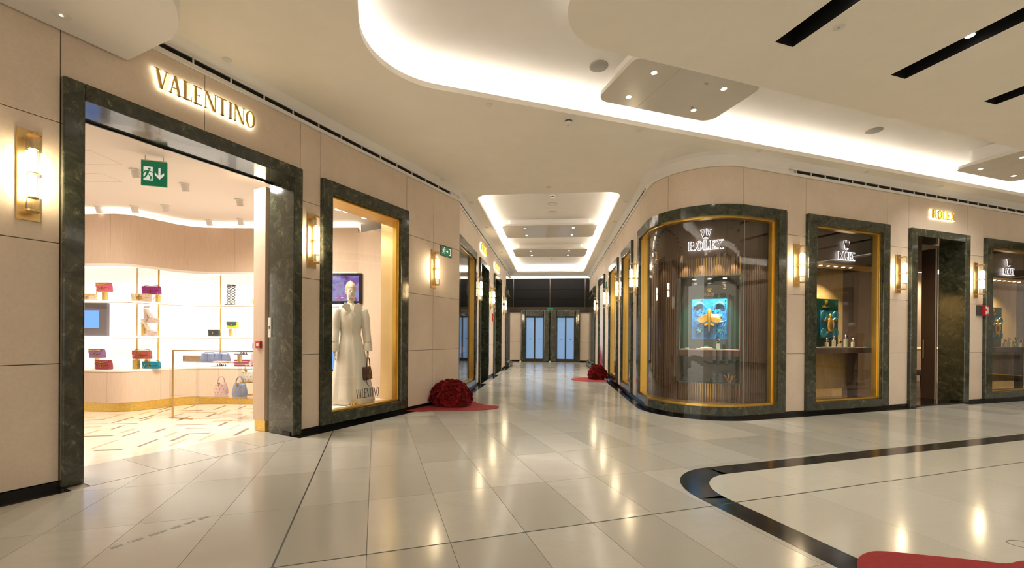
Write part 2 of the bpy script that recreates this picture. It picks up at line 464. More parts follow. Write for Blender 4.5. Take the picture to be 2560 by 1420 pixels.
# ------------------------------------------------------------------ lettering (a high-contrast serif)
def ell(cx, cz, rx, rz, a0=0, a1=360, n=24):
    return [(cx + rx * math.cos(R_(a0 + (a1 - a0) * i / n)), cz + rz * math.sin(R_(a0 + (a1 - a0) * i / n))) for i in range(n + 1)]
def glyph(ch, T=0.17, t=0.065, sf=0.05, serif=True):
    """list of ('p', polygon) or ('r', outer, inner) pieces in a box of height 1; second value is the width"""
    Pc = []; S = 0.07 if serif else 0.0
    def stem(x, w=T, z0=0.0, z1=1.0, b=True, tp=True):
        Pc.append(('p', [(x, z0), (x + w, z0), (x + w, z1), (x, z1)]))
        if serif:
            if b: Pc.append(('p', [(x - S, z0), (x + w + S, z0), (x + w + S, z0 + sf), (x - S, z0 + sf)]))
            if tp: Pc.append(('p', [(x - S, z1 - sf), (x + w + S, z1 - sf), (x + w + S, z1), (x - S, z1)]))
    def bar(x0, x1, z, h=t): Pc.append(('p', [(x0, z), (x1, z), (x1, z + h), (x0, z + h)]))
    def diag(xa, xb, w, z0=0.0, z1=1.0): Pc.append(('p', [(xa, z0), (xa + w, z0), (xb + w, z1), (xb, z1)]))
    def tick(x, z, d, w=0.05):  Pc.append(('p', [(x - w, z), (x, z), (x, z + d), (x - w * 0.4, z + d)] if d > 0 else [(x - w, z), (x, z), (x, z + d), (x - w * 0.4, z + d)]))
    if ch == 'V':
        diag(0.30, 0.04, T); diag(0.36, 0.62, t)
        if serif: bar(-0.04, 0.30, 1 - sf, sf); bar(0.52, 0.76, 1 - sf, sf)
        w = 0.72
    elif ch == 'A':
        diag(0.08, 0.33, t); diag(0.54, 0.28, T); bar(0.17, 0.55, 0.30)
        if serif: bar(-0.02, 0.22, 0, sf); bar(0.46, 0.80, 0, sf)
        w = 0.76
    elif ch == 'L':
        stem(0.07); bar(0.07, 0.58, 0); tick(0.58, 0, 0.28); w = 0.60
    elif ch == 'E':
        stem(0.07); bar(0.07, 0.58, 0); bar(0.07, 0.56, 1 - t); bar(0.2, 0.44, 0.49); tick(0.58, 0, 0.27); tick(0.56, 1, -0.24); tick(0.44, 0.40, 0.22, 0.03); w = 0.62
    elif ch == 'N':
        stem(0.08, t, b=True, tp=False); diag(0.62, 0.06, T * 1.05); stem(0.72, t, tp=True, b=False)
        if serif: bar(-0.02, 0.2, 1 - sf, sf)
        w = 0.84
    elif ch == 'T':
        stem(0.26, T, tp=False); bar(0.0, 0.70, 1 - t); tick(0.70, 1, -0.26); Pc.append(('p', [(0, 1), (0.05, 1), (0.02, 0.74), (0, 0.74)])); w = 0.70
    elif ch == 'I':
        stem(0.08); w = 0.33
    elif ch in 'OQ':
        Pc.append(('r', ell(0.38, 0.5, 0.38, 0.52), ell(0.38, 0.5, 0.38 - T, 0.52 - t))); w = 0.76
        if ch == 'Q': diag(0.62, 0.42, t * 1.6, -0.16, 0.14)
    elif ch == 'R':
        stem(0.07)
        Pc.append(('r', ell(0.34, 0.735, 0.28, 0.265, -90, 90, 12), ell(0.34, 0.735, 0.28 - T * 0.9, 0.265 - t, -90, 90, 12)))
        bar(0.2, 0.34, 1 - t); bar(0.2, 0.36, 0.47); diag(0.58, 0.32, T * 0.9, 0.0, 0.49)
        if serif: bar(0.55, 0.82, 0, sf)
        w = 0.78
    elif ch == 'X':
        diag(0.56, 0.04, T * 1.05); diag(0.06, 0.60, t)
        if serif: bar(-0.02, 0.28, 1 - sf, sf); bar(0.5, 0.74, 1 - sf, sf); bar(-0.02, 0.2, 0, sf); bar(0.48, 0.80, 0, sf)
        w = 0.78
    elif ch == 'M':
        stem(0.06, t * 1.2); diag(0.36, 0.08, T * 0.9); diag(0.42, 0.74, t); stem(0.74, T * 0.9); w = 0.98
    elif ch in 'GC':
        Pc.append(('r', ell(0.38, 0.5, 0.38, 0.52, 40, 320), ell(0.38, 0.5, 0.38 - T, 0.52 - t, 40, 320)))
        if ch == 'G': bar(0.42, 0.72, 0.42); Pc.append(('p', [(0.62, 0.1), (0.70, 0.1), (0.70, 0.44), (0.62, 0.44)]))
        else: tick(0.68, 0.66, 0.28)
        w = 0.76
    elif ch == 'Z':
        bar(0.02, 0.6, 1 - t); bar(0.0, 0.62, 0); diag(0.0, 0.44, T); w = 0.62
    elif ch == 'U':
        stem(0.06, T, 0.3, 1.0, b=False); stem(0.56, t, 0.3, 1.0, b=False)
        Pc.append(('r', ell(0.335, 0.3, 0.275, 0.32, 180, 360, 12), ell(0.335 + T * .3, 0.3, 0.275 - T * 0.7, 0.32 - t, 180, 360, 12))); w = 0.70
    else:
        w = 0.3
    return Pc, w
def letter(ch, h, sx, y0, y1, grow=0.0, **k):
    """one letter as a mesh builder, left bottom corner at the origin, plus its advance"""
    Pc, w = glyph(ch, **k); b = MB()
    for p in Pc:
        if p[0] == 'p':
            pts = [(x * h * sx, z * h) for x, z in p[1]]
            if grow:
                cx = sum(x for x, _ in pts) / len(pts); cz = sum(z for _, z in pts) / len(pts)
                pts = [(x + math.copysign(grow, x - cx), z + math.copysign(grow, z - cz)) for x, z in pts]
            b.yprism(pts, y0, y1)
        else:
            o_, i_ = p[1], p[2]
            cx = sum(x for x, _ in o_) / len(o_) * h * sx; cz = sum(z for _, z in o_) / len(o_) * h
            def g(pts, d): 
                r = []
                for x, z in pts:
                    X, Z = x * h * sx, z * h; l = math.hypot(X - cx, Z - cz) or 1
                    r.append((X + (X - cx) / l * d, Z + (Z - cz) / l * d))
                return r
            b.yring(g(o_, grow), g(i_, -grow), y0, y1, closed=False)
    return b, w * h * sx
def word(root, text, width, h, gap=0.10, face='brass', halo=None, depth=0.025, stand=0.03, sx=1.0, x0=None, z0=0.0, grow=0.004, **k):
    """letters (and their lit backs) as children of root; the row is centred on x = 0, y points into the wall"""
    tot = sum(letter(c, h, 1.0, 0, 1, **k)[1] for c in text) + gap * h * (len(text) - 1)
    sx = width / tot
    x = -width / 2 if x0 is None else x0
    for c in text:
        b, w = letter(c, h, sx, -stand - depth, -stand, **k)
        o = b.build('letter', face, root, (x, 0, z0))
        if halo:
            hb, _ = letter(c, h, sx, 0, 0.006, grow=grow, **k)
            hb.build('letter_light', halo, o, (0, -stand + 0.001, 0))
        x += w + gap * h * sx
# ------------------------------------------------------------------ floor
floor = MB().box(-15, 22, -16, 24, -0.12, -0.006).build('floor', 'grout')
tag(floor, 'polished pale marble mall floor laid in rectangular slabs', None, kind='structure')
floor['category'] = 'floor'

def clip(poly, n, d):
    """keep the part of a convex polygon with n.p >= d"""
    out = []
    for i, p in enumerate(poly):
        q = poly[(i + 1) % len(poly)]
        a, b = n[0] * p[0] + n[1] * p[1] - d, n[0] * q[0] + n[1] * q[1] - d
        if a >= 0: out.append(p)
        if (a >= 0) != (b >= 0):
            t = a / (a - b); out.append((p[0] + (q[0] - p[0]) * t, p[1] + (q[1] - p[1]) * t))
    return out
dV = FV.n.dot(FV.O) + 0.20; dL = FL.n.dot(FL.O) + 0.20
dC = FC.n.dot(FC.O) + 0.12; dR = FR.n.dot(FR.O) + 0.12
TB, TA, B0, A0 = 0.5005, 0.88, -0.543, 2.674
# black inlaid band and the plain cream field inside it (AB coordinates)
BAND = dict(b0=2.51, a1=3.485, r=0.66, w=0.22)
outer_loop = [AB(a, b) for b, a in rrect(BAND['b0'], 16, -4, BAND['a1'], BAND['r'], 14, (0, 0, 0, 1))]
inner_loop = [AB(a, b) for b, a in rrect(BAND['b0'] + BAND['w'], 16, -4, BAND['a1'] - BAND['w'], BAND['r'] - 0.16, 14, (0, 0, 0, 1))]
def tile_mesh(poly, z0, z1):
    cx = sum(p[0] for p in poly) / len(poly); cy = sum(p[1] for p in poly) / len(poly)
    return MB().zprism([(x - cx, y - cy) for x, y in poly], z0, z1), (cx, cy, 0)
tiles = []; rest = MB(); shared = {}
for j in range(-9, 24):
    for i in range(-24, 34):
        b0, a0 = B0 + TB * i, A0 + TA * j
        gb0 = 0.006 if i in (0, 13) else 0.0016; gb1 = 0.006 if i + 1 in (0, 13) else 0.0016
        ga0 = 0.006 if j == 0 else 0.0016; ga1 = 0.006 if j + 1 == 0 else 0.0016
        poly = [AB(a0 + ga0, b0 + gb0), AB(a0 + ga0, b0 + TB - gb1), AB(a0 + TA - ga1, b0 + TB - gb1), AB(a0 + TA - ga1, b0 + gb0)]
        c = Vector(AB(a0 + TA / 2, b0 + TB / 2)); full = True
        cc, dd = c.dot(tC), c.dot(uC)
        fv = FV.n.dot(c) - dV; fl_ = FL.n.dot(c) - dL; fc = FC.n.dot(c) - dC; fr = FR.n.dot(c) - dR
        if cc > 23.2: continue
        near_left = c.y < 9.3
        if near_left:
            if fv < -0.8 and not (c.y > 8.5 and fl_ > -0.8): continue
            if fv < 0.8 and not (fl_ > 0.6 and c.y > 7.9): poly = clip(poly, FV.n, dV); full = False
        else:
            if fl_ < -0.8: continue
            if fl_ < 0.8: poly = clip(poly, FL.n, dL); full = False
        if len(poly) < 3: continue
        inb = min(fc, 99) < -0.55 and fr < -0.55
        if inb: continue
        if fr < 0.7 and fc < -1.0: poly = clip(poly, FR.n, dR - 0.05); full = False
        elif fc < 0.7 and fr < -1.2 and c.y > 9.2: poly = clip(poly, FC.n, dC); full = False
        if len(poly) < 3: continue
        # hidden below the cream field
        if b0 > BAND['b0'] + 0.75 and a0 + TA < BAND['a1'] - 0.3: continue
        if b0 > BAND['b0'] + 0.3 and a0 + TA < BAND['a1'] - 0.9: continue
        if c.y < 0.9:
            rest.zprism(poly, -0.008, 0.0)
            continue
        tiles.append((c.length, poly, full, c))
tiles.sort(key=lambda t: t[0])
proto = None
n_parts = 0
for dist, poly, full, c in tiles:
    if n_parts >= 292 or c.y > 21: rest.zprism(poly, -0.008, 0.0); continue
    mb, loc = tile_mesh(poly, -0.008, 0.0)
    mb.build('marble_tile', 'tile', floor, loc); n_parts += 1
if rest.v:
    o = rest.build('distant_tiles', 'tile', floor); o['kind'] = 'stuff'
# expansion joints
for a0, b0, a1, b1 in ((-3, B0, 6.4, B0), (-3, B0 + 13 * TB, 5.3, B0 + 13 * TB)):
    MB().zprism([AB(a0, b0 - 0.0065), AB(a0, b0 + 0.0065), AB(a1, b1 + 0.0065), AB(a1, b1 - 0.0065)], -0.006, -0.002).build('joint_strip', 'jointstrip', floor)
MB().zprism([AB(A0 - 0.0065, -4), AB(A0 - 0.0065, 14), AB(A0 + 0.0065, 14), AB(A0 + 0.0065, -4)], -0.006, -0.0025).build('joint_strip', 'jointstrip', floor)
# black band
def band_piece(o_, i_):
    n = min(len(o_), len(i_))
    MB().zprism(o_ + i_[::-1], -0.002, 0.0012).build('black_border_band', 'band', floor)
ol, il = outer_loop, inner_loop          # far end, ..., rounded corner, near end
k0 = 3
arc_o, arc_i = ol[3:], il[3:]
for s0 in range(0, 14, 7):
    band_piece(arc_o[s0:s0 + 8], arc_i[s0:s0 + 8])
e_o, e_i = arc_o[0], arc_i[0]
BW = BAND['w']
for k in range(8):
    b0 = BAND['b0'] + BAND['r'] + k * 1.5; b1 = b0 + 1.498
    MB().zprism([AB(BAND['a1'] - BW, b0), AB(BAND['a1'] - BW, b1), AB(BAND['a1'], b1), AB(BAND['a1'], b0)], -0.002, 0.0012).build('black_border_band', 'band', floor)
for k in range(4):
    a1 = BAND['a1'] - BAND['r'] - k * 1.4; a0 = a1 - 1.398
    MB().zprism([AB(a0, BAND['b0']), AB(a1, BAND['b0']), AB(a1, BAND['b0'] + BW), AB(a0, BAND['b0'] + BW)], -0.002, 0.0012).build('black_border_band', 'band', floor)
# cream field tiles
n = 0
for j in range(-4, 4):
    for i in range(0, 14):
        b0, a0 = B0 + 6 * TB + 1.001 * (i - 1), A0 + 1.76 * (j - 1)
        if a0 > 3.4 or b0 > 15: continue
        poly = [AB(a0 + .001, b0 + .001), AB(a0 + .001, b0 + 1.0), AB(a0 + 1.759, b0 + 1.0), AB(a0 + 1.759, b0 + .001)]
        for k in range(len(inner_loop)):
            p, q = Vector(inner_loop[k]), Vector(inner_loop[(k + 1) % len(inner_loop)])
            e = q - p
            if e.length < 1e-6: continue
            nn = Vector((-e.y, e.x)).normalized()
            cen = Vector(AB(0, 8))
            if nn.dot(cen - p) < 0: nn = -nn
            poly = clip(poly, nn, nn.dot(p))
            if len(poly) < 3: break
        if len(poly) < 3: continue
        mb, loc = tile_mesh(poly, -0.004, 0.0015)
        mb.build('cream_slab', 'cream', floor, loc)
for a0 in (A0,):
    MB().zprism([AB(a0 - 0.006, BAND['b0']), AB(a0 - 0.006, 14), AB(a0 + 0.006, 14), AB(a0 + 0.006, BAND['b0'])], 0.0, 0.0019).build('joint_strip', 'jointstrip', floor)

# ------------------------------------------------------------------ stone facades
COURSES = [0.055, 1.045, 2.06, 3.075, 4.085]
ZT = 4.085
def facade(F, name, S0, S1, opens, joints, label, order=None):
    """backing wall with openings; each limestone panel a child"""
    cuts = sorted(set([S0, S1] + [x for o in opens for x in o[:2]] + joints))
    cuts = [c for c in cuts if S0 <= c <= S1]
    back = MB()
    cols = list(zip(cuts[:-1], cuts[1:]))
    root = None
    panels = []
    for a, b in cols:
        mid = (a + b) / 2
        op = [o for o in opens if o[0] <= mid <= o[1]]
        if op:
            zt = op[0][2]
            back.box(a, b, 0.03, 0.14, zt - 0.02, CEIL + 0.02)
            panels.append((a, b, zt, ZT))
        else:
            back.box(a, b, 0.03, 0.14, 0, CEIL + 0.02)
            for z0, z1 in zip(COURSES[:-1], COURSES[1:]): panels.append((a, b, z0, z1))
    root = back.build(name, 'backing', None, F.w(0, 0, 0), F.rz)
    tag(root, label, 'wall', kind='structure')
    g = 0.003
    for a, b, z0, z1 in panels:
        w, h = (b - a) / 2 - g, (z1 - z0) / 2 - g
        MB().box(-w, w, 0.0, 0.032, -h, h).build('stone_panel', 'stone', root, ((a + b) / 2, 0, (z0 + z1) / 2), bev=0.0025)
    return root
V_DOOR = (1.445, 3.69, 3.465); V_WIN = (4.0, 5.745, 3.465)
facade(FV, 'wall_left', -1.2, 7.36, [V_DOOR, V_WIN], [0.2, 2.55, 5.73, 6.49], 'beige limestone shopfront wall on the left with wide doorway and tall window')
facade(FL, 'wall_corridor_left', 0.0, 9.5, [(0.02, 2.18, 3.465), (2.76, 4.34, 3.465), (5.66, 7.6, 3.465)], [], 'beige limestone wall along the left of the corridor')
facade(FR, 'wall_right', 6.75, 16.0, [(7.18, 9.30, 3.465), (9.92, 11.79, 3.465), (12.36, 14.48, 3.465)], [], 'beige limestone shopfront wall on the right')
facade(FC, 'wall_corridor_right', -20.9, -8.95, [(-11.06, -9.64, 3.465), (-13.43, -11.72, 3.465), (-16.5, -14.69, 3.465), (-19.77, -17.9, 3.465)], [], 'beige limestone wall along the right of the corridor')
# the rounded corner above the curved window
cw = sweepbox(-0.79, qb(6.75), -0.14, -0.03, 3.44, CEIL + 0.02).build('wall_corner', 'backing')
tag(cw, 'rounded limestone corner above the curved shop window', 'wall', kind='structure')
for q0, q1 in ((-0.79, 0.62), (0.62, 1.86), (1.86, qb(6.75))):
    sweepbox(q0 + 0.003, q1 - 0.003, -0.032, 0, 3.468, ZT - 0.003).build('stone_panel', 'stone', cw)
# plinths with their black floor margin
def plinth(F, name, spans, label):
    b = MB()
    for s0, s1 in spans: b.box(s0, s1, -0.012, 0.14, 0, 0.052); b.box(s0, s1, -0.205, 0.0, -0.004, 0.0025)
    tag(b.build(name, 'black', None, F.w(0, 0, 0), F.rz), label, 'baseboard', kind='structure')
plinth(FV, 'baseboard_left', [(-1.2, 1.46), (3.55, 7.36)], 'black stone plinth and floor margin below the left shopfront')
plinth(FL, 'baseboard_corridor_left', [(0.0, 2.9), (4.25, 5.75), (7.5, 10.9)], 'black stone plinth along the left corridor wall')
b = sweepprof(qa(20.9), qb(9.98), [(-0.14, 0), (-0.14, 0.052), (0.012, 0.052), (0.012, 0.0025), (0.20, 0.0025), (0.20, -0.004), (-0.1, -0.004)], 220).build('baseboard_right', 'black')
tag(b, 'black stone plinth sweeping round the curved corner on the right', 'baseboard', kind='structure')
plinth(FR, 'baseboard_far_right', [(11.55, 16.0)], 'black stone plinth right of the right-hand doorway')

# ------------------------------------------------------------------ cornices and slot vents
def cornice(F, name, s0, s1, label):
    b = MB()
    prof = [(0.06, ZT), (-0.022, ZT), (-0.022, 4.128), (0.02, 4.128), (0.02, 4.192), (-0.008, 4.192), (-0.012, 4.21), (-0.10, CEIL), (0.06, CEIL)]
    b.loft([[(s, y, z) for y, z in prof] for s in (s0, s1)])
    tag(b.build(name, 'whitepaint', None, F.w(0, 0, 0), F.rz), label, 'cornice', kind='structure')
cornice(FV, 'trim_1', 1.9, 7.33, 'white plaster cornice above the left shopfront')
cornice(FL, 'trim_2', 0.03, 11.5, 'white plaster cornice along the left corridor wall')
cornice(FR, 'trim_3', 6.73, 16.0, 'white plaster cornice above the right shopfront')
cornice(FC, 'trim_4', -20.9, -8.35, 'white plaster cornice along the right corridor wall')
o = sweepprof(qa(8.35), qb(6.73), [(-0.06, ZT), (0.022, ZT), (0.022, 4.15), (0.035, 4.20), (0.07, 4.25), (0.13, 4.285), (0.15, CEIL + .003), (-0.06, CEIL + .003)]).build('trim_5', 'whitepaint', smooth=False)
tag(o, 'white coved plaster cornice rounding the curved corner', 'cornice', kind='structure')
def vent(F, s0, s1, pitch_, label):
    r = onwall(F, 'slot_air_vent', s0, 0, 4.16, label, 'air vent')
    MB().box(0, s1 - s0, -0.002, 0.019, -0.024, 0.024).build('dark_slot', 'darkslot', r)
    k = int((s1 - s0) / pitch_)
    for i in range(k + 1): MB().box(-0.006, 0.006, -0.02, 0.0, -0.03, 0.03).build('vent_divider', 'lightgrey', r, (i * (s1 - s0) / k, 0, 0))
    MB().box(0, s1 - s0, -0.014, 0.0, -0.032, -0.026).build('vent_rail', 'lightgrey', r)
vent(FV, 2.05, 7.0, 0.36, 'long black slot air vent above the left shopfront')
vent(FL, 0.12, 11.2, 0.36, 'slot air vent running along the top of the left corridor wall')
vent(FC, -19.6, -8.5, 0.36, 'slot air vent running along the top of the right corridor wall')
vent(FR, 6.93, 14.9, 0.34, 'long black slot air vent above the right shopfront')

# ------------------------------------------------------------------ ceilings
OP_B0, OP_A1, OP_R = -0.17, 5.22, 0.86
IS_B0, IS_A1, IS_R = 1.62, 3.95, 0.58
A_BK = -2.4
B_END = 17.0
open_loop = rrect(OP_B0, B_END, A_BK, OP_A1, OP_R, 16, (0, 0, 0, 1))
open_xy = [AB(a, b) for b, a in open_loop]
cor_loop = rrect(-1.64, 1.40, 8.93, 19.75, 0.30, 8)
cor_xy = [CD(c, d) for d, c in cor_loop]
def plane_ring(name, loops, z, z2, m, label, kind='structure', cat='ceiling'):
    """slab with holes: underside, top and the hole edges"""
    b = MB()
    vs, fs = capmesh(loops, z); b.add(vs, fs)
    vs, fs = capmesh(loops, z2); b.add(vs, fs)
    for l in loops:
        n = len(l)
        b.add([(x, y, z) for x, y in l] + [(x, y, z2) for x, y in l], [(i, (i + 1) % n, n + (i + 1) % n, n + i) for i in range(n)])
    o = b.build(name, m)
    return tag(o, label, cat, kind=kind)
big = [(-14, -5.2), AB(-3.2, -10.5), AB(-3.2, 20), (19.5, 16), (CD(20.95, 9.0)[0], CD(20.95, 9.0)[1]), (CD(20.95, -9.0)[0], CD(20.95, -9.0)[1]), (-14, 16)]
LIP = 0.065
plane_ring('ceiling', [big, open_xy, cor_xy], CEIL, CEIL + LIP, 'paint', 'smooth cream plaster ceiling over hall and corridor')
def grow_loop(loop, d):
    out = []
    n = len(loop)
    for i in range(n):
        p = Vector(loop[i]); a = Vector(loop[i - 1]); c = Vector(loop[(i + 1) % n])
        e1 = (p - a); e2 = (c - p)
        if e1.length < 1e-6: e1 = e2
        if e2.length < 1e-6: e2 = e1
        n1 = Vector((e1.y, -e1.x)).normalized(); n2 = Vector((e2.y, -e2.x)).normalized()
        nn = (n1 + n2); nn.normalize()
        k = d / max(0.3, nn.dot(n1))
        out.append((p.x + nn.x * k, p.y + nn.y * k))
    return out
def trough(name, loop, d, z0, z1, tr, label):
    """raised ceiling inside a cove: side wall set back behind the lip, and lid"""
    L = grow_loop(loop, d)
    xy = [tr(p) for p in L]
    b = MB(); n = len(xy)
    # coved side wall (rounded where it meets the lid)
    prof = [(0.0, z0), (0.0, z0 + (z1 - z0) * 0.55), (-0.05, z1 - 0.06), (-0.16, z1)]
    rows = []
    for dd, z in prof:
        rows.append([(*tr(p), z) for p in grow_loop(loop, d + dd)])
    for r0, r1 in zip(rows[:-1], rows[1:]):
        b.add(r0 + r1, [(i, (i + 1) % n, n + (i + 1) % n, n + i) for i in range(n)])
    lid = [p[:2] for p in rows[-1]]
    vs, fs = capmesh([lid], z1); b.add(vs, fs)
    o = b.build(name, 'whitepaint')
    return tag(o, label, 'ceiling', kind='structure')
ZU, ZC = 4.66, 4.60
trough('ceiling_cove', open_loop, 0.24, CEIL + LIP, ZU, lambda p: AB(p[1], p[0]), 'raised white cove ceiling glowing along its curved edge')
trough('ceiling_cove_corridor', cor_loop, 0.20, CEIL + LIP, ZC, lambda p: CD(p[1], p[0]), 'raised rectangular cove ceiling in the corridor')
# lowered island with black light slots
isl = [AB(a, b) for b, a in rrect(IS_B0, B_END - 0.5, A_BK + 1.3, IS_A1, IS_R, 16, (0, 0, 0, 1))]
SLOT_B = [3.815 + 1.71 * k for k in range(7)]
slot_loops = [[AB(a, b) for b, a in ((s, 0.6), (s + 0.245, 0.6), (s + 0.245, 3.31), (s, 3.31))] for s in SLOT_B]
plane_ring('ceiling_island', [isl] + slot_loops, CEIL, CEIL + 0.14, 'paint', 'lowered cream ceiling island with rounded corner and black slots')
def slab_top(): pass
names_sl = ['nearest the rounded corner of the island', 'second from the rounded corner of the island', 'third from the rounded corner of the island', 'fourth from the rounded corner', 'fifth from the rounded corner', 'sixth from the rounded corner', 'seventh from the rounded corner']
for k, s in enumerate(SLOT_B):
    r = thing('black_light_slot', AB(1.95, s + 0.1225, CEIL), math.atan2(tB.y, tB.x), 'black recessed ceiling light slot ' + names_sl[k], 'light slot', 'black ceiling light slots')
    b = MB()
    b.box(-0.1225, 0.1225, -1.35, 1.36, 0.19, 0.2)
    for x0, x1, y0, y1 in ((-0.1235, -0.1215, -1.35, 1.36), (0.1215, 0.1235, -1.35, 1.36), (-0.1225, 0.1225, -1.351, -1.348), (-0.1225, 0.1225, 1.358, 1.361)): b.box(x0, x1, y0, y1, 0.003, 0.2)
    b.build('slot_housing', 'darkslot', r)
    for y in (0.74, -0.6):
        MB().lathe([(0.05, 0.19), (0.05, 0.07), (0.042, 0.06)], 14, (0, y, 0)).build('spot_head', 'darkgrey', r, smooth=False)
        MB().lathe([(0.036, 0.058), (0.036, 0.054)], 14, (0, y, 0)).build('spot_lens', 'lens', r)
    MB().box(-0.008, 0.008, 0.18, 0.22, 0.1, 0.19).build('spot_bracket', 'brass', r)
# bulkhead above the near end of the left shopfront
bl = [FV.w(1.925, 0.0)[:2], (-2.95, 3.69), (-2.81, 3.58), (-2.70, 3.45), (-2.62, 3.31), (-2.56, 3.14), (-1.9, 1.0), (-1.2, -3), FV.w(-3, 0.0)[:2]]
bl[0] = (-3.60, 3.985)
bh = MB().zprism(bl, 3.845, CEIL + 0.01).build('ceiling_bulkhead', 'whitepaint', bev=0.004)
tag(bh, 'lowered white bulkhead with rounded nose at upper left', 'ceiling', kind='structure')
# suspended rounded light panels
def light_panel(loc, rz, sx, sy, r, lamps, seams, label, h=0.05, drop=0.12, group='suspended light panels'):
    t = thing('suspended_light_panel', loc, rz, label, 'light panel', group)
    MB().zprism(rrect(-sx / 2, sx / 2, -sy / 2, sy / 2, r, 8), 0, h).build('panel_board', 'satin', t, bev=0.006)
    MB().zprism(rrect(-sx / 2 + 0.16, sx / 2 - 0.16, -sy / 2 + 0.12, sy / 2 - 0.12, r * 0.6, 6), h, h + drop).build('mounting_box', 'whitepaint', t)
    for x in seams: MB().box(x - 0.0025, x + 0.0025, -sy / 2 + 0.003, sy / 2 - 0.003, -0.0012, 0.001).build('panel_seam', 'grey', t)
    for x, y in lamps:
        d = MB().lathe([(0.042, -0.004), (0.042, 0.002)], 16, (x, y, 0)).build('downlight_ring', 'lightgrey', t)
        MB().lathe([(0.03, -0.006), (0.03, -0.003)], 16, (x, y, 0)).build('downlight_lens', 'lens', d)
    for x, y in ((sx * 0.22, sy * 0.22), (sx * 0.1, -sy * 0.3)):
        MB().box(x - 0.02, x + 0.02, y - 0.008, y + 0.008, -0.012, 0).build('vent_clip', 'grey', t)
    return t
rzB = math.atan2(tB.y, tB.x)
for k, (db, lab) in enumerate(((0, 'rounded suspended ceiling panel with four downlights above the hall'), (7.2, 'rounded suspended ceiling panel with downlights at the far right edge'))):
    c = AB(4.455, 3.575 + db, 4.35)
    light_panel(c, rzB, 1.79, 0.93, 0.16, [(-0.54, -0.26), (-0.54, 0.26), (0.46, -0.26), (0.46, 0.26)], [-0.30], lab, drop=0.27)
    for x in (-0.54, 0.46):
        for y in (-0.26, 0.26):
            p = AB(4.455 + y, 3.575 + db + x, 4.33)
            spot('downlight', p, (p[0], p[1], 0), 40, 135, radius=0.03, blend=1.0)
rzC = math.atan2(uC.y, uC.x)
for k, (c0, c1, lab) in enumerate(((11.88, 13.35, 'nearer rounded ceiling panel with four downlights in the corridor'), (15.1, 16.6, 'farther rounded ceiling panel with four downlights in the corridor'))):
    c = CD((c0 + c1) / 2, -0.115, 4.40)
    light_panel(c, rzC, 2.65, c1 - c0, 0.16, [(-0.69, -0.42), (-0.69, 0.42), (0.68, -0.42), (0.68, 0.42)], [-0.42, 0.30] if k == 0 else [-0.5], lab, drop=0.15)
    for x in (-0.69, 0.68):
        for y in (-0.42, 0.42):
            p = CD((c0 + c1) / 2 + y, -0.115 + x, 4.385)
            spot('downlight', p, (p[0], p[1], 0), 90, 135, radius=0.03, blend=1.0)
# cove lamps lying behind the lips
def strip(p0, p1, z, power, inward, color=WHITE, w=0.05, tilt=-0.35):
    p0, p1 = Vector(p0), Vector(p1)
    mid = (p0 + p1) / 2; L = (p1 - p0).length
    l = bpy.data.lights.new('cove_lamp', 'AREA'); l.shape = 'RECTANGLE'; l.size = L; l.size_y = w
    l.energy = power * L; l.color = color
    o = bpy.data.objects.new('cove_lamp', l); COL.objects.link(o)
    o.location = (mid.x, mid.y, z)
    x = (p1 - p0).to_3d().normalized()
    d = (Vector((0, 0, 1)) + Vector(inward).to_3d().normalized() * tilt).normalized()
    zax = -d
    y = zax.cross(x).normalized()
    o.rotation_euler = Matrix((x, y, zax)).transposed().to_euler()
COVE_W = 1.7
segs = grow_loop(open_loop, 0.12)
pts = [AB(p[1], p[0]) for p in segs]
# long straight run, rounded corner, left run
nseg = len(segs)
for i in range(nseg):
    p, q = pts[i], pts[(i + 1) % nseg]
    a = Vector(q) - Vector(p)
    if a.length < 1e-4: continue
    if i in (0, 1) and a.length > 5: pass
    inward = Vector((-a.y, a.x)).normalized()
    strip(p, q, CEIL + LIP + 0.02, COVE_W, inward)
# the island is lit along its rim too
isl_l = grow_loop(rrect(IS_B0, B_END - 0.5, A_BK + 1.3, IS_A1, IS_R, 16, (0, 0, 0, 1)), -0.12)
ip = [AB(p[1], p[0]) for p in isl_l]
for i in range(len(ip)):
    p, q = ip[i], ip[(i + 1) % len(ip)]
    a = Vector(q) - Vector(p)
    if a.length < 1e-4: continue
    strip(p, q, CEIL + 0.16, 0.8, Vector((a.y, -a.x)).normalized())
cs = grow_loop(cor_loop, 0.10)
cpn = [CD(p[1], p[0]) for p in cs]
for i in range(len(cpn)):
    p, q = cpn[i], cpn[(i + 1) % len(cpn)]
    a = Vector(q) - Vector(p)
    if a.length < 1e-4: continue
    strip(p, q, CEIL + LIP + 0.02, 2.8, Vector((-a.y, a.x)).normalized())
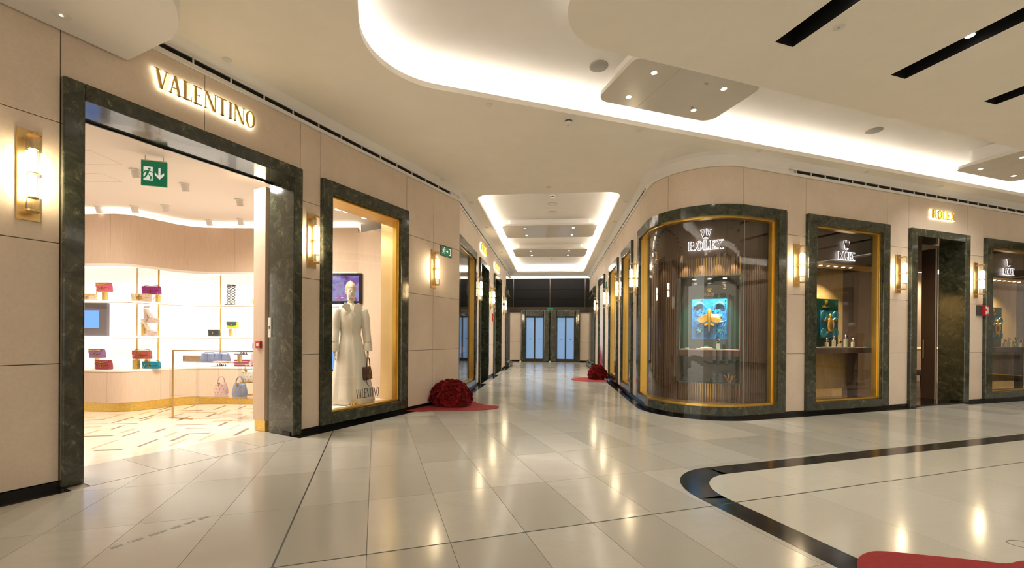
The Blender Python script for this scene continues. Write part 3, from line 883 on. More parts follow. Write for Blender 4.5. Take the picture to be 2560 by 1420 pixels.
# small ceiling fittings
def disc(name, p, z, r, h, m, label, cat, group=None):
    o = MB().lathe([(r, 0), (r * 1.02, -h * 0.5), (r * 0.86, -h)], 24).build(name, m, None, (p[0], p[1], z), smooth=False)
    return tag(o, label, cat, group)
for (x, y), lab in (((-3.12, 4.65), 'small round sprinkler cover above the lit gold letters'), ((-0.32, 5.52), 'small round sprinkler cover beside the cove edge'), ((-1.34, 8.14), 'small round sprinkler cover near the mouth of the corridor'), ((1.81, 6.17), 'small round sprinkler cover right of the smoke detector'), ((3.92, 6.80), 'small round sprinkler cover above the curved corner'), ((6.3, 7.62), 'small round sprinkler cover above the right shop window'), ((8.3, 8.3), 'small round sprinkler cover above the right shop door')):
    disc('sprinkler_cover', (x, y), CEIL, 0.045, 0.012, 'lightgrey', lab, 'sprinkler', 'ceiling sprinkler covers')
for (c, d), lab in (((9.4, -1.82), 'first sprinkler cover left of the corridor cove'), ((11.6, -1.82), 'second sprinkler cover left of the corridor cove'), ((15.0, -1.82), 'third sprinkler cover left of the corridor cove'), ((18.4, -1.82), 'fourth sprinkler cover left of the corridor cove'), ((9.6, 1.58), 'first sprinkler cover right of the corridor cove'), ((11.2, 1.58), 'second sprinkler cover right of the corridor cove'), ((13.4, 1.58), 'third sprinkler cover right of the corridor cove'), ((8.55, -0.1), 'sprinkler cover in front of the corridor cove')):
    disc('sprinkler_cover', CD(c, d), CEIL, 0.05, 0.012, 'lightgrey', lab, 'sprinkler', 'ceiling sprinkler covers')
for p, z, lab in (((1.05, 5.30), ZU, 'round grey ceiling speaker left of the suspended panel'), ((5.80, 6.88), ZU, 'round grey ceiling speaker right of the suspended panel')):
    t = thing('ceiling_speaker', (p[0], p[1], z), 0, lab, 'speaker', 'ceiling speakers')
    MB().lathe([(0.115, 0.01), (0.115, -0.008), (0.105, -0.012)], 32).build('speaker_rim', 'grey', t)
    MB().lathe([(0.104, -0.0125), (0.06, -0.016), (0.0, -0.017)], 32).build('speaker_grille', mat('speaker_mesh', (0.36, 0.35, 0.32), 0.8), t)
for (c, d), lab in (((10.62, -0.02), 'nearer round speaker in the corridor cove'), ((11.35, -0.02), 'farther round speaker in the corridor cove')):
    t = thing('ceiling_speaker', CD(c, d, ZC), 0, lab, 'speaker', 'ceiling speakers')
    MB().lathe([(0.12, 0.01), (0.12, -0.01)], 24).build('speaker_rim', 'grey', t)
    MB().lathe([(0.11, -0.0105), (0.0, -0.017)], 24).build('speaker_grille', 'lightgrey', t)
def detector(p, z, lab, cap='lightgrey'):
    t = thing('smoke_detector', (p[0], p[1], z), 0, lab, 'detector')
    MB().lathe([(0.062, 0), (0.062, -0.022), (0.055, -0.028)], 20).build('base', cap, t)
    MB().lathe([(0.05, -0.028), (0.05, -0.048)], 16).build('slotted_ring', 'darkgrey', t)
    MB().lathe([(0.052, -0.048), (0.052, -0.07), (0.036, -0.085)], 20).build('head', cap, t)
detector((0.75, 5.86), CEIL, 'white smoke detector beside the long cove edge')
detector(CD(10.0, -0.02), ZC, 'smoke detector at the front of the corridor cove')
detector(CD(13.7, -0.02), ZC, 'black dome camera between the corridor ceiling panels', 'darkgrey')
detector(CD(18.0, -0.02), ZC, 'smoke detector at the back of the corridor cove')
t = thing('recessed_downlight', (-3.62, 3.42, 3.845), 0, 'small round emergency light in the bulkhead', 'downlight')
MB().lathe([(0.06, 0), (0.06, -0.004)], 24).build('trim_ring', 'lightgrey', t)
MB().lathe([(0.008, -0.004), (0.008, -0.007)], 10).build('lens', 'lens', t)
t = thing('recessed_downlight', (3.11, 4.10, CEIL), 0, 'small round emergency light between the black slots', 'downlight')
MB().lathe([(0.05, 0), (0.05, -0.004)], 24).build('trim_ring', 'lightgrey', t)
MB().lathe([(0.012, -0.004), (0.012, -0.008)], 10).build('lens', 'grey', t)
# general light from the slots' spot heads
for s in SLOT_B[:7]:
    for y in (0.74, -0.6):
        p = AB(1.95 + y, s + 0.1225, CEIL + 0.05)
        spot('slot_spot', p, (p[0], p[1], 0), 40, 140, radius=0.035, blend=1.0)
# ------------------------------------------------------------------ marble-framed windows and doors
FO = 0.06
def frame_window(F, name, s0, s1, label, ins=None, wj=0.165, zt=3.465, zin=3.275, zs=0.205, depth=0.10, glass='glass', gold=True, poster=False):
    i0, i1 = ins or (s0 + wj, s1 - wj)
    t = onwall(F, name, s0, 0, 0, label, 'window', kind='structure')
    x = lambda s: s - s0
    for a, b in ((s0, i0), (i1, s1)):
        MB().box(x(a), x(b), -FO, depth, 0.055, zt).build('marble_jamb', 'green', t, bev=0.012)
    MB().box(x(i0), x(i1), -FO + 0.002, depth, zin, zt - 0.001).build('marble_lintel', 'green', t, bev=0.006)
    MB().box(x(i0), x(i1), -FO + 0.002, depth, 0.056, zs).build('marble_sill', 'green', t, bev=0.006)
    if gold:
        g = 0.032
        MB().box(x(i0), x(i0) + g, -0.01, depth, zs, zin).build('gold_trim', 'gold', t, bev=0.005)
        MB().box(x(i1) - g, x(i1), -0.01, depth, zs, zin).build('gold_trim', 'gold', t, bev=0.005)
        MB().box(x(i0) + g, x(i1) - g, -0.01, depth, zin - g, zin).build('gold_trim', 'gold', t, bev=0.005)
        MB().box(x(i0) + g, x(i1) - g, -0.01, depth, zs, zs + g).build('gold_trim', 'gold', t, bev=0.005)
        h = 0.05
        for a, b, c, d in ((x(i0) + g, x(i0) + h, zs + g, zin - g), (x(i1) - h, x(i1) - g, zs + g, zin - g)):
            MB().box(a, b, 0.02, depth, c, d).build('inner_gold_bead', 'gold', t)
    MB().box(x(i0) + 0.03, x(i1) - 0.03, 0.05, 0.062, zs + 0.03, zin - 0.03).build('glass_pane', glass, t)
    return t
def frame_door(F, name, s0, s1, label, wj=0.13, zt=3.465, zin=3.315, depth=0.45, ins=None):
    i0, i1 = ins or (s0 + wj, s1 - wj)
    t = onwall(F, name, s0, 0, 0, label, 'doorway', kind='structure')
    x = lambda s: s - s0
    for a, b in ((s0, i0), (i1, s1)):
        MB().box(x(a), x(b), -FO, depth, 0, zt).build('marble_jamb', 'green', t, bev=0.012)
    MB().box(x(i0), x(i1), -FO + 0.002, depth, zin, zt - 0.001).build('marble_lintel', 'green', t, bev=0.006)
    return t
# left shop
d1 = frame_door(FV, 'door_1', 1.445, 3.69, 'wide green marble doorway into the bright boutique on the left', ins=(1.585, 3.565))
MB().box(0.14, 2.12, 0.40, 0.42, 3.295, 3.315).build('shutter_track', 'black', d1)
w1 = frame_window(FV, 'window_1', 4.0, 5.745, 'tall green marble window with gold trim and mannequin', ins=(4.165, 5.565), zs=0.205)
# left corridor
frame_window(FL, 'window_2', 0.02, 2.18, 'gold trimmed green marble window at the mouth of the corridor, left', wj=0.15)
for s0, s1, nm, lab in ((2.76, 4.34, 'door_2', 'first dark green marble doorway on the left of the corridor'), (5.66, 7.6, 'door_3', 'second dark green marble doorway on the left of the corridor')):
    d = frame_door(FL, nm, s0, s1, lab, depth=0.6, wj=0.11)
    MB().box(0.11, s1 - s0 - 0.11, 0.55, 0.60, 0, 3.315).build('door_leaf', 'green', d)
    MB().box(0.11, s1 - s0 - 0.11, -0.06, 0.6, -0.004, 0.004).build('threshold', 'black', d)
def pilaster(F, s0, s1, name, label, prof=0.14):
    t = onwall(F, name, s0, 0, 0, label, 'pilaster', kind='structure')
    L = s1 - s0
    MB().box(0, L, -0.06, 0.2, 0.1, 3.43).build('shaft', 'green', t, bev=0.01)
    MB().box(-0.03, L + 0.03, -prof, 0.2, 3.10, 3.30).build('capital', 'green', t, bev=0.03)
    MB().box(-0.05, L + 0.05, -prof - 0.04, 0.2, 0.0, 0.16).build('base_block', 'green', t, bev=0.02)
    MB().box(-0.03, L + 0.03, -prof, 0.2, 0.16, 0.26).build('base_moulding', 'green', t, bev=0.04)
pilaster(FL, 9.35, 10.9, 'trim_6', 'moulded green marble pilaster at the far left of the corridor')
# right corridor
frame_window(FC, 'window_3', -11.06, -9.64, 'narrow gold trimmed window next to the curved corner', wj=0.13, glass='smoke')
frame_window(FC, 'window_4', -13.43, -11.72, 'gold trimmed window in the middle of the right corridor wall', wj=0.13, glass='smoke')
w5 = frame_window(FC, 'window_5', -16.5, -14.69, 'marble framed opening holding a tall white poster', wj=0.13, gold=False)
pilaster(FC, -20.4, -17.95, 'trim_7', 'moulded green marble pilaster at the far right of the corridor')
# right shop
frame_window(FR, 'window_6', 7.18, 9.30, 'gold trimmed watch shop window with turtle picture', ins=(7.385, 9.11), glass='smoke', zin=3.285, zs=0.195)
frame_window(FR, 'window_7', 12.36, 14.48, 'gold trimmed watch shop window at the right edge', ins=(12.60, 14.30), glass='smoke', zin=3.285, zs=0.195)
d4 = frame_door(FR, 'door_4', 9.92, 11.79, 'deep green marble doorway below the gold sign on the right', ins=(10.10, 11.62), depth=0.38)
MB().box(0.18, 1.70, -0.06, 0.7, -0.004, 0.024).build('threshold', 'black', d4)
# curved window
t = thing('window_8', (0, 0, 0), 0, 'large curved corner shop window framed in green marble and gold', 'window', kind='structure')
q0, q1, w = -0.79, qb(6.66), 0.165
for a, b in ((q0, q0 + w), (q1 - w, q1)): sweepbox(a, b, -0.10, FO, 0.055, 3.465, 4).build('marble_jamb', 'green', t)
for za, zb, nm in ((3.285, 3.463, 'marble_lintel'), (0.056, 0.195, 'marble_sill')):
    for a, b in ((q0 + w, 0.55), (0.55, 1.86), (1.86, q1 - w)): sweepbox(a + 0.001, b - 0.001, -0.10, FO - 0.002, za, zb).build(nm, 'green', t)
g = 0.032
for za, zb in ((3.285 - g, 3.285), (0.195, 0.195 + g)):
    sweepbox(q0 + w, q1 - w, -0.10, 0.012, za, zb).build('gold_trim', 'gold', t)
for a in (q0 + w, q1 - w - g): sweepbox(a, a + g, -0.10, 0.012, 0.195 + g, 3.285 - g, 2).build('gold_trim', 'gold', t)
for a in (q0 + w + g, q1 - w - g - 0.02): sweepbox(a, a + 0.02, -0.10, -0.03, 0.195 + g, 3.285 - g, 2).build('inner_gold_bead', 'gold', t)
for a, b in ((q0 + w + 0.03, 1.945), (1.949, q1 - w - 0.03)): sweepbox(a, b, -0.062, -0.05, 0.215, 3.265, 50 if b < 2 else 4).build('glass_pane', 'smoke', t)
sweepbox(1.9455, 1.9485, -0.064, -0.048, 0.215, 3.265, 2).build('pane_joint', 'grey', t)

# ------------------------------------------------------------------ wall sconces
def make_sconce():
    r = thing('wall_sconce', (0, 0, 0))
    MB().box(-0.068, 0.068, -0.014, 0.0, -0.365, 0.365).build('back_plate', 'brass', r, bev=0.003)
    for z in (0.30, 0.0, -0.30):
        MB().box(-0.012, 0.012, -0.075, -0.012, z - 0.010, z + 0.010).build('bracket', 'brass', r)
    MB().lathe([(0.045, 0.29), (0.045, 0.305), (0.03, 0.318), (0.0, 0.32)], 20, (0, -0.105, 0)).build('end_cap', 'brass', r)
    MB().lathe([(0.0, -0.318), (0.03, -0.316), (0.045, -0.305), (0.045, -0.29)], 20, (0, -0.105, 0)).build('end_cap', 'brass', r)
    for z in (0.195, -0.195, 0.0): MB().lathe([(0.030, z - 0.005), (0.031, z), (0.030, z + 0.005)], 20, (0, -0.105, 0)).build('brass_collar', 'brass', r)
    MB().lathe([(0.021, 0.018), (0.021, 0.178)], 14, (0, -0.105, 0)).build('lamp_tube', 'bulb', r)
    MB().lathe([(0.021, -0.178), (0.021, -0.018)], 14, (0, -0.105, 0)).build('lamp_tube', 'bulb', r)
    rods = MB()
    for k in range(16):
        a = k * 2 * math.pi / 16
        rods.lathe([(0.0065, -0.29), (0.0065, 0.29)], 5, (0.039 * math.cos(a), -0.105 + 0.039 * math.sin(a), 0), caps=False)
    rods.build('glass_rods', 'clear', r)
    return r
sc0 = make_sconce()
SC = [(FV, 1.262, 2.57, 'brass wall sconce left of the wide marble doorway'), (FV, 3.86, 2.57, 'brass wall sconce between the wide doorway and the mannequin window'), (FV, 6.48, 2.57, 'brass wall sconce beside the green exit sign'),
      (FL, 2.47, 2.57, 'brass wall sconce right of the first corridor window, left side'), (FL, 4.98, 2.57, 'brass wall sconce between the two dark doorways on the left'), (FL, 8.45, 2.57, 'farthest brass wall sconce on the left of the corridor'),
      (FC, -9.32, 2.57, 'brass wall sconce between the curved window and the corridor window'), (FC, -11.39, 2.57, 'brass wall sconce between the two right corridor windows'), (FC, -14.06, 2.57, 'brass wall sconce beside the tall white poster'), (FC, -17.2, 2.57, 'farthest brass wall sconce on the right of the corridor'),
      (FR, 6.965, 2.56, 'brass wall sconce between the curved window and the turtle window'), (FR, 9.61, 2.56, 'brass wall sconce between the turtle window and the right doorway'), (FR, 12.08, 2.56, 'brass wall sconce above the red fire alarm sign')]
for k, (F, s, z, lab) in enumerate(SC):
    o = sc0 if k == 0 else copy_tree(sc0)
    o.location = F.w(s, 0.001, z); o.rotation_euler = (0, 0, F.rz)
    tag(o, lab, 'wall lamp', 'brass wall sconces')

# ------------------------------------------------------------------ lit shop names
r = onwall(FV, 'shop_sign', 2.575, 0, 3.712, 'backlit gold letters reading VALENTINO above the wide doorway', 'sign')
word(r, 'VALENTINO', 0.98, 0.185, 0.06, 'brass', 'halo', 0.02, 0.028)
r = onwall(FR, 'shop_sign', 10.92, 0, 3.715, 'backlit gold letters reading ROLEX above the right doorway', 'sign')
word(r, 'ROLEX', 0.74, 0.165, 0.10, 'figgold', 'halo', 0.02, 0.028)
r = onwall(FL, 'shop_sign', 3.36, 0, 3.70, 'small backlit letters reading OMEGA above the first corridor doorway', 'sign')
word(r, 'OMEGA', 0.92, 0.20, 0.12, 'figgold', 'halo', 0.02, 0.028, grow=0.016)
r = onwall(FL, 'shop_sign', 6.35, 0, 3.65, 'small backlit narrow letters above the second corridor doorway', 'sign')
word(r, 'QUIINO', 1.4, 0.19, 0.12, 'figgold', 'halo', 0.02, 0.028, grow=0.016)

# ------------------------------------------------------------------ wall notices
def man(r, s, y, m='exitwhite', flip=1):
    """running figure"""
    f = MB()
    f.yprism(ell(0.10 * s * flip, 0.80 * s, 0.085 * s, 0.085 * s, 0, 345, 12), y - 0.002, y)
    for pl in ([(-0.02, 0.68), (0.12, 0.66), (0.02, 0.34), (-0.12, 0.38)], [(0.0, 0.40), (0.10, 0.36), (0.26, 0.20), (0.18, 0.16)], [(0.18, 0.24), (0.26, 0.20), (0.22, -0.02), (0.14, 0.0)], [(-0.12, 0.40), (0.0, 0.38), (-0.10, 0.12), (-0.20, 0.16)], [(-0.20, 0.18), (-0.12, 0.12), (-0.34, 0.02), (-0.38, 0.10)], [(0.10, 0.66), (0.14, 0.58), (0.30, 0.50), (0.34, 0.58)], [(-0.02, 0.68), (-0.02, 0.58), (-0.24, 0.50), (-0.26, 0.60)], [(-0.24, 0.56), (-0.18, 0.52), (-0.26, 0.36), (-0.32, 0.40)]):
        f.yprism([(x * s * flip, z * s) for x, z in pl], y - 0.002, y)
    return f.build('running_figure', m, r)
r = onwall(FV, 'exit_sign', 6.875, 0, 2.968, 'green exit sign with running figure on the stone wall', 'exit sign')
MB().box(-0.175, 0.175, -0.02, 0, -0.10, 0.10).build('sign_frame', 'darkgrey', r)
MB().box(-0.158, 0.158, -0.024, -0.018, -0.085, 0.085).build('sign_face', 'exit', r)
mn = man(r, 0.15, -0.024); mn.location = (-0.085, 0, -0.055)
MB().yprism([(-0.015, -0.008), (0.03, -0.008), (0.03, -0.03), (0.055, 0), (0.03, 0.03), (0.03, 0.008), (-0.015, 0.008)], -0.027, -0.024).build('arrow', 'exitwhite', r)
MB().yprism([(0.085, -0.065), (0.135, -0.065), (0.135, 0.065), (0.085, 0.065), (0.085, 0.05), (0.12, 0.05), (0.12, -0.05), (0.085, -0.05)], -0.027, -0.024).build('door_mark', 'exitwhite', r)
r = onwall(FC, 'exit_sign', -14.35, 0, 3.02, 'small green exit sign above a corridor sconce, right side', 'exit sign')
MB().box(-0.15, 0.15, -0.02, 0, -0.11, 0.11).build('sign_frame', 'darkgrey', r)
MB().box(-0.13, 0.13, -0.024, -0.018, -0.09, 0.09).build('sign_face', 'exit', r)
r = onwall(FR, 'fire_alarm_sign', 12.28, 0, 1.93, 'red fire alarm sign and dark call box on the right stone wall', 'sign')
MB().box(-0.16, 0.0, -0.03, 0.0, -0.11, 0.11).build('call_box', 'darkgrey', r, bev=0.004)
MB().box(0.0, 0.12, -0.075, 0.0, -0.11, 0.11).build('red_sign', mat('sign_red', (0.45, 0.015, 0.02), 0.4), r)
MB().box(0.012, 0.05, -0.078, -0.074, -0.085, -0.01).build('white_symbol', 'lightgrey', r)
MB().box(0.012, 0.05, -0.078, -0.074, 0.02, 0.085).build('white_symbol', 'lightgrey', r)
MB().box(0.065, 0.105, -0.078, -0.074, -0.07, 0.07).build('white_symbol', 'lightgrey', r)
r = onwall(FL, 'fire_alarm_sign', 5.45, 0, 1.95, 'small red fire sign on the left corridor wall', 'sign')
MB().box(-0.09, 0.09, -0.04, 0, -0.12, 0.12).build('red_sign', mat('sign_red_b', (0.40, 0.02, 0.02), 0.4), r)
MB().box(-0.05, 0.05, -0.043, -0.039, -0.06, 0.0).build('white_symbol', 'lightgrey', r)
for F, s, z, lab in ((FL, 8.05, 2.60, 'small round camera on the left corridor wall'), (FC, -16.85, 2.62, 'small round camera on the right corridor wall')):
    r = onwall(F, 'wall_camera', s, 0, z, lab, 'camera')
    MB().box(-0.03, 0.03, -0.05, 0, -0.015, 0.015).build('bracket', 'darkgrey', r)
    MB().ball((0, -0.08, 0), 0.05).build('dome', 'darkgrey', r, smooth=True)
# poster: white cloth with grey lettering-like marks, red stain at its foot
r = onwall(FC, 'poster', -15.6, -0.02, 0.30, 'tall white printed poster with red foot in the corridor', 'poster')
pm = mat('poster_print', (0.7, 0.68, 0.66), 0.6)
nt = pm.node_tree
g_ = N(nt, 'ShaderNodeNewGeometry'); sx_ = N(nt, 'ShaderNodeSeparateXYZ'); nt.links.new(g_.outputs['Position'], sx_.inputs[0])
ink = noise(nt, wpos(nt, (5, 5, 14)), 4.0, 3, 0.7)
c_ = mixc(nt, ramp(nt, ink, [(0.52, (0, 0, 0)), (0.58, (0.7, 0.7, 0.7))]), (0.68, 0.66, 0.64), (0.16, 0.15, 0.16))
edge = noise(nt, wpos(nt, (9, 9, 0.4)), 2.5, 3)
ad = N(nt, 'ShaderNodeMath', operation='MULTIPLY_ADD'); nt.links.new(edge, ad.inputs[0]); ad.inputs[1].default_value = 1.5; ad.inputs[2].default_value = 0.1
lt = N(nt, 'ShaderNodeMath', operation='LESS_THAN'); nt.links.new(sx_.outputs[2], lt.inputs[0]); nt.links.new(ad.outputs[0], lt.inputs[1])
c_ = mixc(nt, lt.outputs[0], c_, (0.30, 0.03, 0.045))
nt.links.new(c_, nt.nodes['Principled BSDF'].inputs['Base Color'])
MB().box(-0.77, 0.77, -0.012, 0.0, -0.1, 2.95).build('printed_sheet', pm, r)
MB().box(-0.77, 0.77, -0.02, 0.0, 2.95, 2.985).build('top_rail', 'darkgrey', r)

# ------------------------------------------------------------------ end of the corridor
we = MB()
we.box(-2.6, -1.66, 0, 0.12, 0, 2.59).box(1.434, 2.4, 0, 0.12, 0, 2.59)
we = we.build('wall_far', 'backing', None, FE.w(0, 0, 0), FE.rz)
tag(we, 'far wall closing the corridor with stone sides around twin doors', 'wall', kind='structure')
for a, b in ((-2.6, -1.66), (1.434, 2.4)):
    for z0, z1 in ((0.09, 1.04), (1.046, 2.585)): MB().box(a + 0.003, b - 0.003, -0.02, 0.0, z0, z1).build('stone_panel', 'stone', we)
    MB().box(a, b, -0.025, 0, 0, 0.085).build('base_strip', 'black', we)
bronze = mat('dark_bronze', (0.045, 0.03, 0.018), 0.35, 0.3)
MB().box(-2.6, 2.4, -0.06, 0.12, 2.59, 2.875).build('bronze_header', bronze, we)
mesh_m = m_noise('metal_mesh', (0.004, 0.004, 0.004), (0.012, 0.011, 0.010), 70, 0.6)
mesh_m.node_tree.nodes['Principled BSDF'].inputs['Specular IOR Level'].default_value = 0.08
nx = 0
for a, b in ((-2.6, -2.08), (-2.04, -0.16), (-0.12, 1.66), (1.70, 2.4)):
    for z0, z1 in ((2.885, 3.30), (3.31, 3.78), (3.79, 4.38)): MB().box(a, b, 0.02, 0.05, z0, z1).build('mesh_panel', mesh_m, we)
for a in (-2.06, -0.14, 1.68): MB().box(a - 0.02, a + 0.02, -0.01, 0.05, 2.88, 4.38).build('bronze_post', bronze, we)
MB().box(-3.2, 3.0, 0.13, 0.16, 0, 4.38).build('dark_backing', 'darkslot', we)  # board added to stop light leaking through the panel and door gaps
MB().box(-3.2, 3.0, -1.7, 0.16, 4.62, 4.66).build('recess_lid', 'whitepaint', we)
MB().box(-3.2, 3.0, 0.05, 0.10, 4.38, 4.64).build('lit_fascia', 'whitepaint', we)
strip(FE.w(-2.3, 1.45)[:2], FE.w(2.2, 1.45)[:2], CEIL + LIP + 0.05, 12, (tC.x, tC.y), tilt=1.6)
for k, (x0, nm, lab) in enumerate(((-1.66, 'door_5', 'left double door of blue lit glass at the end of the corridor'), (-0.12, 'door_6', 'right double door of blue lit glass at the end of the corridor'))):
    W_ = 1.53 if k == 0 else 1.554
    t = onwall(FE, nm, x0, 0, 0, lab, 'door', kind='structure')
    jw = 0.27 if k == 0 else 0.35
    rw = 1.53 - 1.203 if k == 0 else 1.554 - 1.285
    MB().box(0, jw, -0.14, 0.12, 0.0, 2.72).build('marble_jamb', 'green', t, bev=0.05)
    MB().box(W_ - rw, W_, -0.14, 0.12, 0.0, 2.72).build('marble_jamb', 'green', t, bev=0.05)
    MB().box(jw, W_ - rw, -0.14, 0.12, 2.36, 2.72).build('marble_lintel', 'green', t, bev=0.05)
    o0 = jw; wleaf = (W_ - rw - jw) / 2
    for i in range(2):
        lf = MB()
        xa = o0 + i * wleaf
        lf.box(xa, xa + 0.03, 0.0, 0.05, 0, 2.36).box(xa + wleaf - 0.05, xa + wleaf, 0.0, 0.05, 0, 2.36).box(xa + 0.03, xa + wleaf - 0.05, 0.0, 0.05, 0, 0.16).box(xa + 0.03, xa + wleaf - 0.05, 0.0, 0.05, 2.31, 2.36)
        lf = lf.build('door_leaf', bronze, t)
        MB().box(xa + 0.03, xa + wleaf - 0.05, 0.02, 0.03, 0.16, 2.31).build('blue_pane', 'bluepane' if False else None, lf).data.materials.append(mat('blue_lit_glass', (0.10, 0.20, 0.36), 0.25, emit=(0.30, 0.50, 0.82), estr=0.30))
        MB().box(xa + wleaf * 0.42, xa + wleaf * 0.62, 0.012, 0.02, 1.165, 1.205).build('door_label', 'darkgrey', lf)
    MB().lathe([(0.05, 0), (0.05, 0.03), (0.02, 0.06)], 12, (0.0, -0.18, 0)).build('door_stop', 'lightgrey', t)
r = onwall(FE, 'exit_sign', -0.12, 0.08, 2.78, 'tiny green exit sign above the twin far doors', 'exit sign')
MB().box(-0.17, 0.17, -0.02, 0, -0.07, 0.07).build('sign_box', 'darkgrey', r)
MB().box(-0.15, 0.15, -0.024, -0.018, -0.055, 0.055).build('sign_face', 'exit', r)

# ------------------------------------------------------------------ red felt shapes and carnation heaps
def smooth_loop(pts, n=4):
    out = []; L = len(pts)
    for i in range(L):
        p0, p1, p2, p3 = (Vector(pts[(i + k - 1) % L]) for k in range(4))
        for k in range(n):
            t = k / n
            q = 0.5 * ((2 * p1) + (p2 - p0) * t + (2 * p0 - 5 * p1 + 4 * p2 - p3) * t * t + (3 * p1 - p0 - 3 * p2 + p3) * t ** 3)
            out.append((q.x, q.y))
    return out
def felt(pts, label, z=0.003):
    o = MB().zprism(smooth_loop(pts), z, z + 0.004).build('red_floor_felt', 'red')
    tag(o, label, 'floor felt', 'red floor felts')
felt([(-1.90, 7.50), (-1.68, 7.35), (-1.51, 7.34), (-1.33, 7.45), (-1.13, 7.47), (-0.72, 7.47), (-0.45, 7.56), (-0.28, 7.69), (-0.23, 7.87), (-0.29, 8.0), (-0.48, 8.1), (-0.65, 8.31), (-0.78, 8.55), (-1.05, 8.60), (-1.30, 8.25), (-1.62, 7.85)], 'red felt shape spreading from the left shop corner')
felt([(1.83, 13.05), (1.95, 13.5), (2.25, 13.78), (2.6, 13.85), (2.86, 13.7), (2.82, 13.1), (2.78, 12.45), (2.5, 12.42), (2.26, 12.47), (2.0, 12.65)], 'red felt shape by the right corridor wall')
felt([(1.90, 2.25), (1.97, 2.42), (2.07, 2.53), (2.19, 2.595), (2.3, 2.60), (2.49, 2.56), (2.72, 2.51), (2.87, 2.47), (3.05, 2.50), (3.25, 2.36), (3.2, 1.9), (2.5, 1.7), (2.0, 1.9)], 'red felt shape cut off at the lower right edge', 0.0045)
def carnation_mesh(seed, r):
    rnd = random.Random(seed); b = MB()
    # ruffled petals in three whorls
    for ring, (n, tilt, rad) in enumerate(((7, 20, 1.0), (6, 48, 0.85), (4, 72, 0.6))):
        for k in range(n):
            a = 2 * math.pi * (k + 0.5 * ring) / n + rnd.uniform(-.2, .2)
            el = R_(tilt + rnd.uniform(-10, 10))
            d = Vector((math.cos(a) * math.cos(el), math.sin(a) * math.cos(el), math.sin(el)))
            s = Vector((-math.sin(a), math.cos(a), 0)); up = d.cross(s)
            L = r * rad; wd = r * 0.62
            vs = [d * 0.12 * r - s * 0.1 * r, d * 0.12 * r + s * 0.1 * r]
            m_ = 5
            for i in range(m_):
                u = -1 + 2 * i / (m_ - 1)
                vs.append(d * L * (0.92 + 0.12 * (i % 2) - 0.12 * u * u) + s * wd * u + up * r * (0.22 * (i % 2) - 0.08))
            vs.append(d * L * 0.55 + up * 0.0)
            b.add(vs, [(0, 1, 7), (0, 7, 2), (1, 6, 7), (7, 3, 2), (7, 4, 3), (7, 5, 4), (7, 6, 5)])
    b.ball((0, 0, 0), r * 0.42, 6, 4)
    return b.mesh('carnation', 'petal')
carn = [carnation_mesh(k, 0.054) for k in range(5)]
def heap(cx, cy, rx, ry, h, label, n, group):
    t = thing('carnation_heap', (cx, cy, 0.008), 0, label, 'flower heap', group)
    core = MB().loft([[(rx * 0.9 * k_ * math.cos(a * math.pi / 12), ry * 0.9 * k_ * math.sin(a * math.pi / 12), z_) for a in range(24)] for k_, z_ in ((0.88, 0.0), (0.84, h * 0.3), (0.62, h * 0.6), (0.28, h * 0.8))]).build('dome_core', 'petal', t)
    rnd = random.Random(label)
    for k in range(n):
        el = math.asin((k + 0.5) / n * 0.97); a = k * 2.39996 + rnd.uniform(-.1, .1)
        bulge = 1 + 0.09 * math.sin(3 * a + cx) + 0.06 * math.sin(5 * a) + rnd.uniform(-0.14, 0.10)
        d = Vector((rx * math.cos(a) * math.cos(el) * bulge, ry * math.sin(a) * math.cos(el) * bulge, 0.045 + (h - 0.06) * math.sin(el) ** 0.9 * rnd.uniform(0.9, 1.08)))
        o = bpy.data.objects.new('carnation', carn[rnd.randrange(5)])
        COL.objects.link(o); o.parent = t; o.location = d
        nn = Vector((math.cos(a) * math.cos(el), math.sin(a) * math.cos(el), math.sin(el) + 0.15))
        q = nn.to_track_quat('Z', 'Y').to_euler(); o.rotation_euler = q
        s = rnd.uniform(0.8, 1.15); o.scale = (s, s, s)
heap(-1.13, 8.02, 0.36, 0.26, 0.47, 'dome of dark red carnations by the left shop corner', 260, 'carnation heaps')
heap(2.66, 13.28, 0.26, 0.26, 0.44, 'dome of red carnations by the right corridor wall', 170, 'carnation heaps')
heap(3.02, 2.05, 0.18, 0.18, 0.20, 'tip of a red carnation heap at the lower right edge', 70, 'carnation heaps')
# worn floor lettering in front of the left shop
r = thing('floor_decal', (-2.2, 2.9, 0.0004), math.atan2(0.62, 0.78), 'worn grey lettering on the floor slabs at lower left', 'floor decal')
fm = mat('worn_vinyl', (0.23, 0.215, 0.185), 0.5)
xx = 0.0
for wd in (0.05, 0.0, 0.012, 0.055, 0.0, 0.085, 0.0, 0.05, 0.0, 0.05, 0.0, 0.06):
    if wd == 0.0: xx += 0.025; continue
    k = 0
    while k * 0.012 < wd:
        MB().box(0, 0.008, 0, 0.034 - 0.008 * (k % 2), 0, 0.0006).build('worn_mark', fm, r, (xx + k * 0.012 - 0.25, -0.017, 0.0))
        k += 1
    xx += wd + 0.008
r.location = (-2.30, 2.80, 0.0004); r.rotation_euler = (0, 0, math.atan2(0.43, 0.24))

t = thing('floor_ring', (3.26, 2.72, 0.0016), 0, 'thin dark ring inlaid in the floor at the right edge', 'floor ring')
MB().loft([[(0.075 * k * math.cos(a), 0.055 * k * math.sin(a), z) for a in [j * math.pi / 14 for j in range(28)]] for k, z in ((1.0, 0.0), (1.0, 0.001), (0.94, 0.001), (0.94, 0.0))], caps=False).build('ring_rim', 'jointstrip', t)
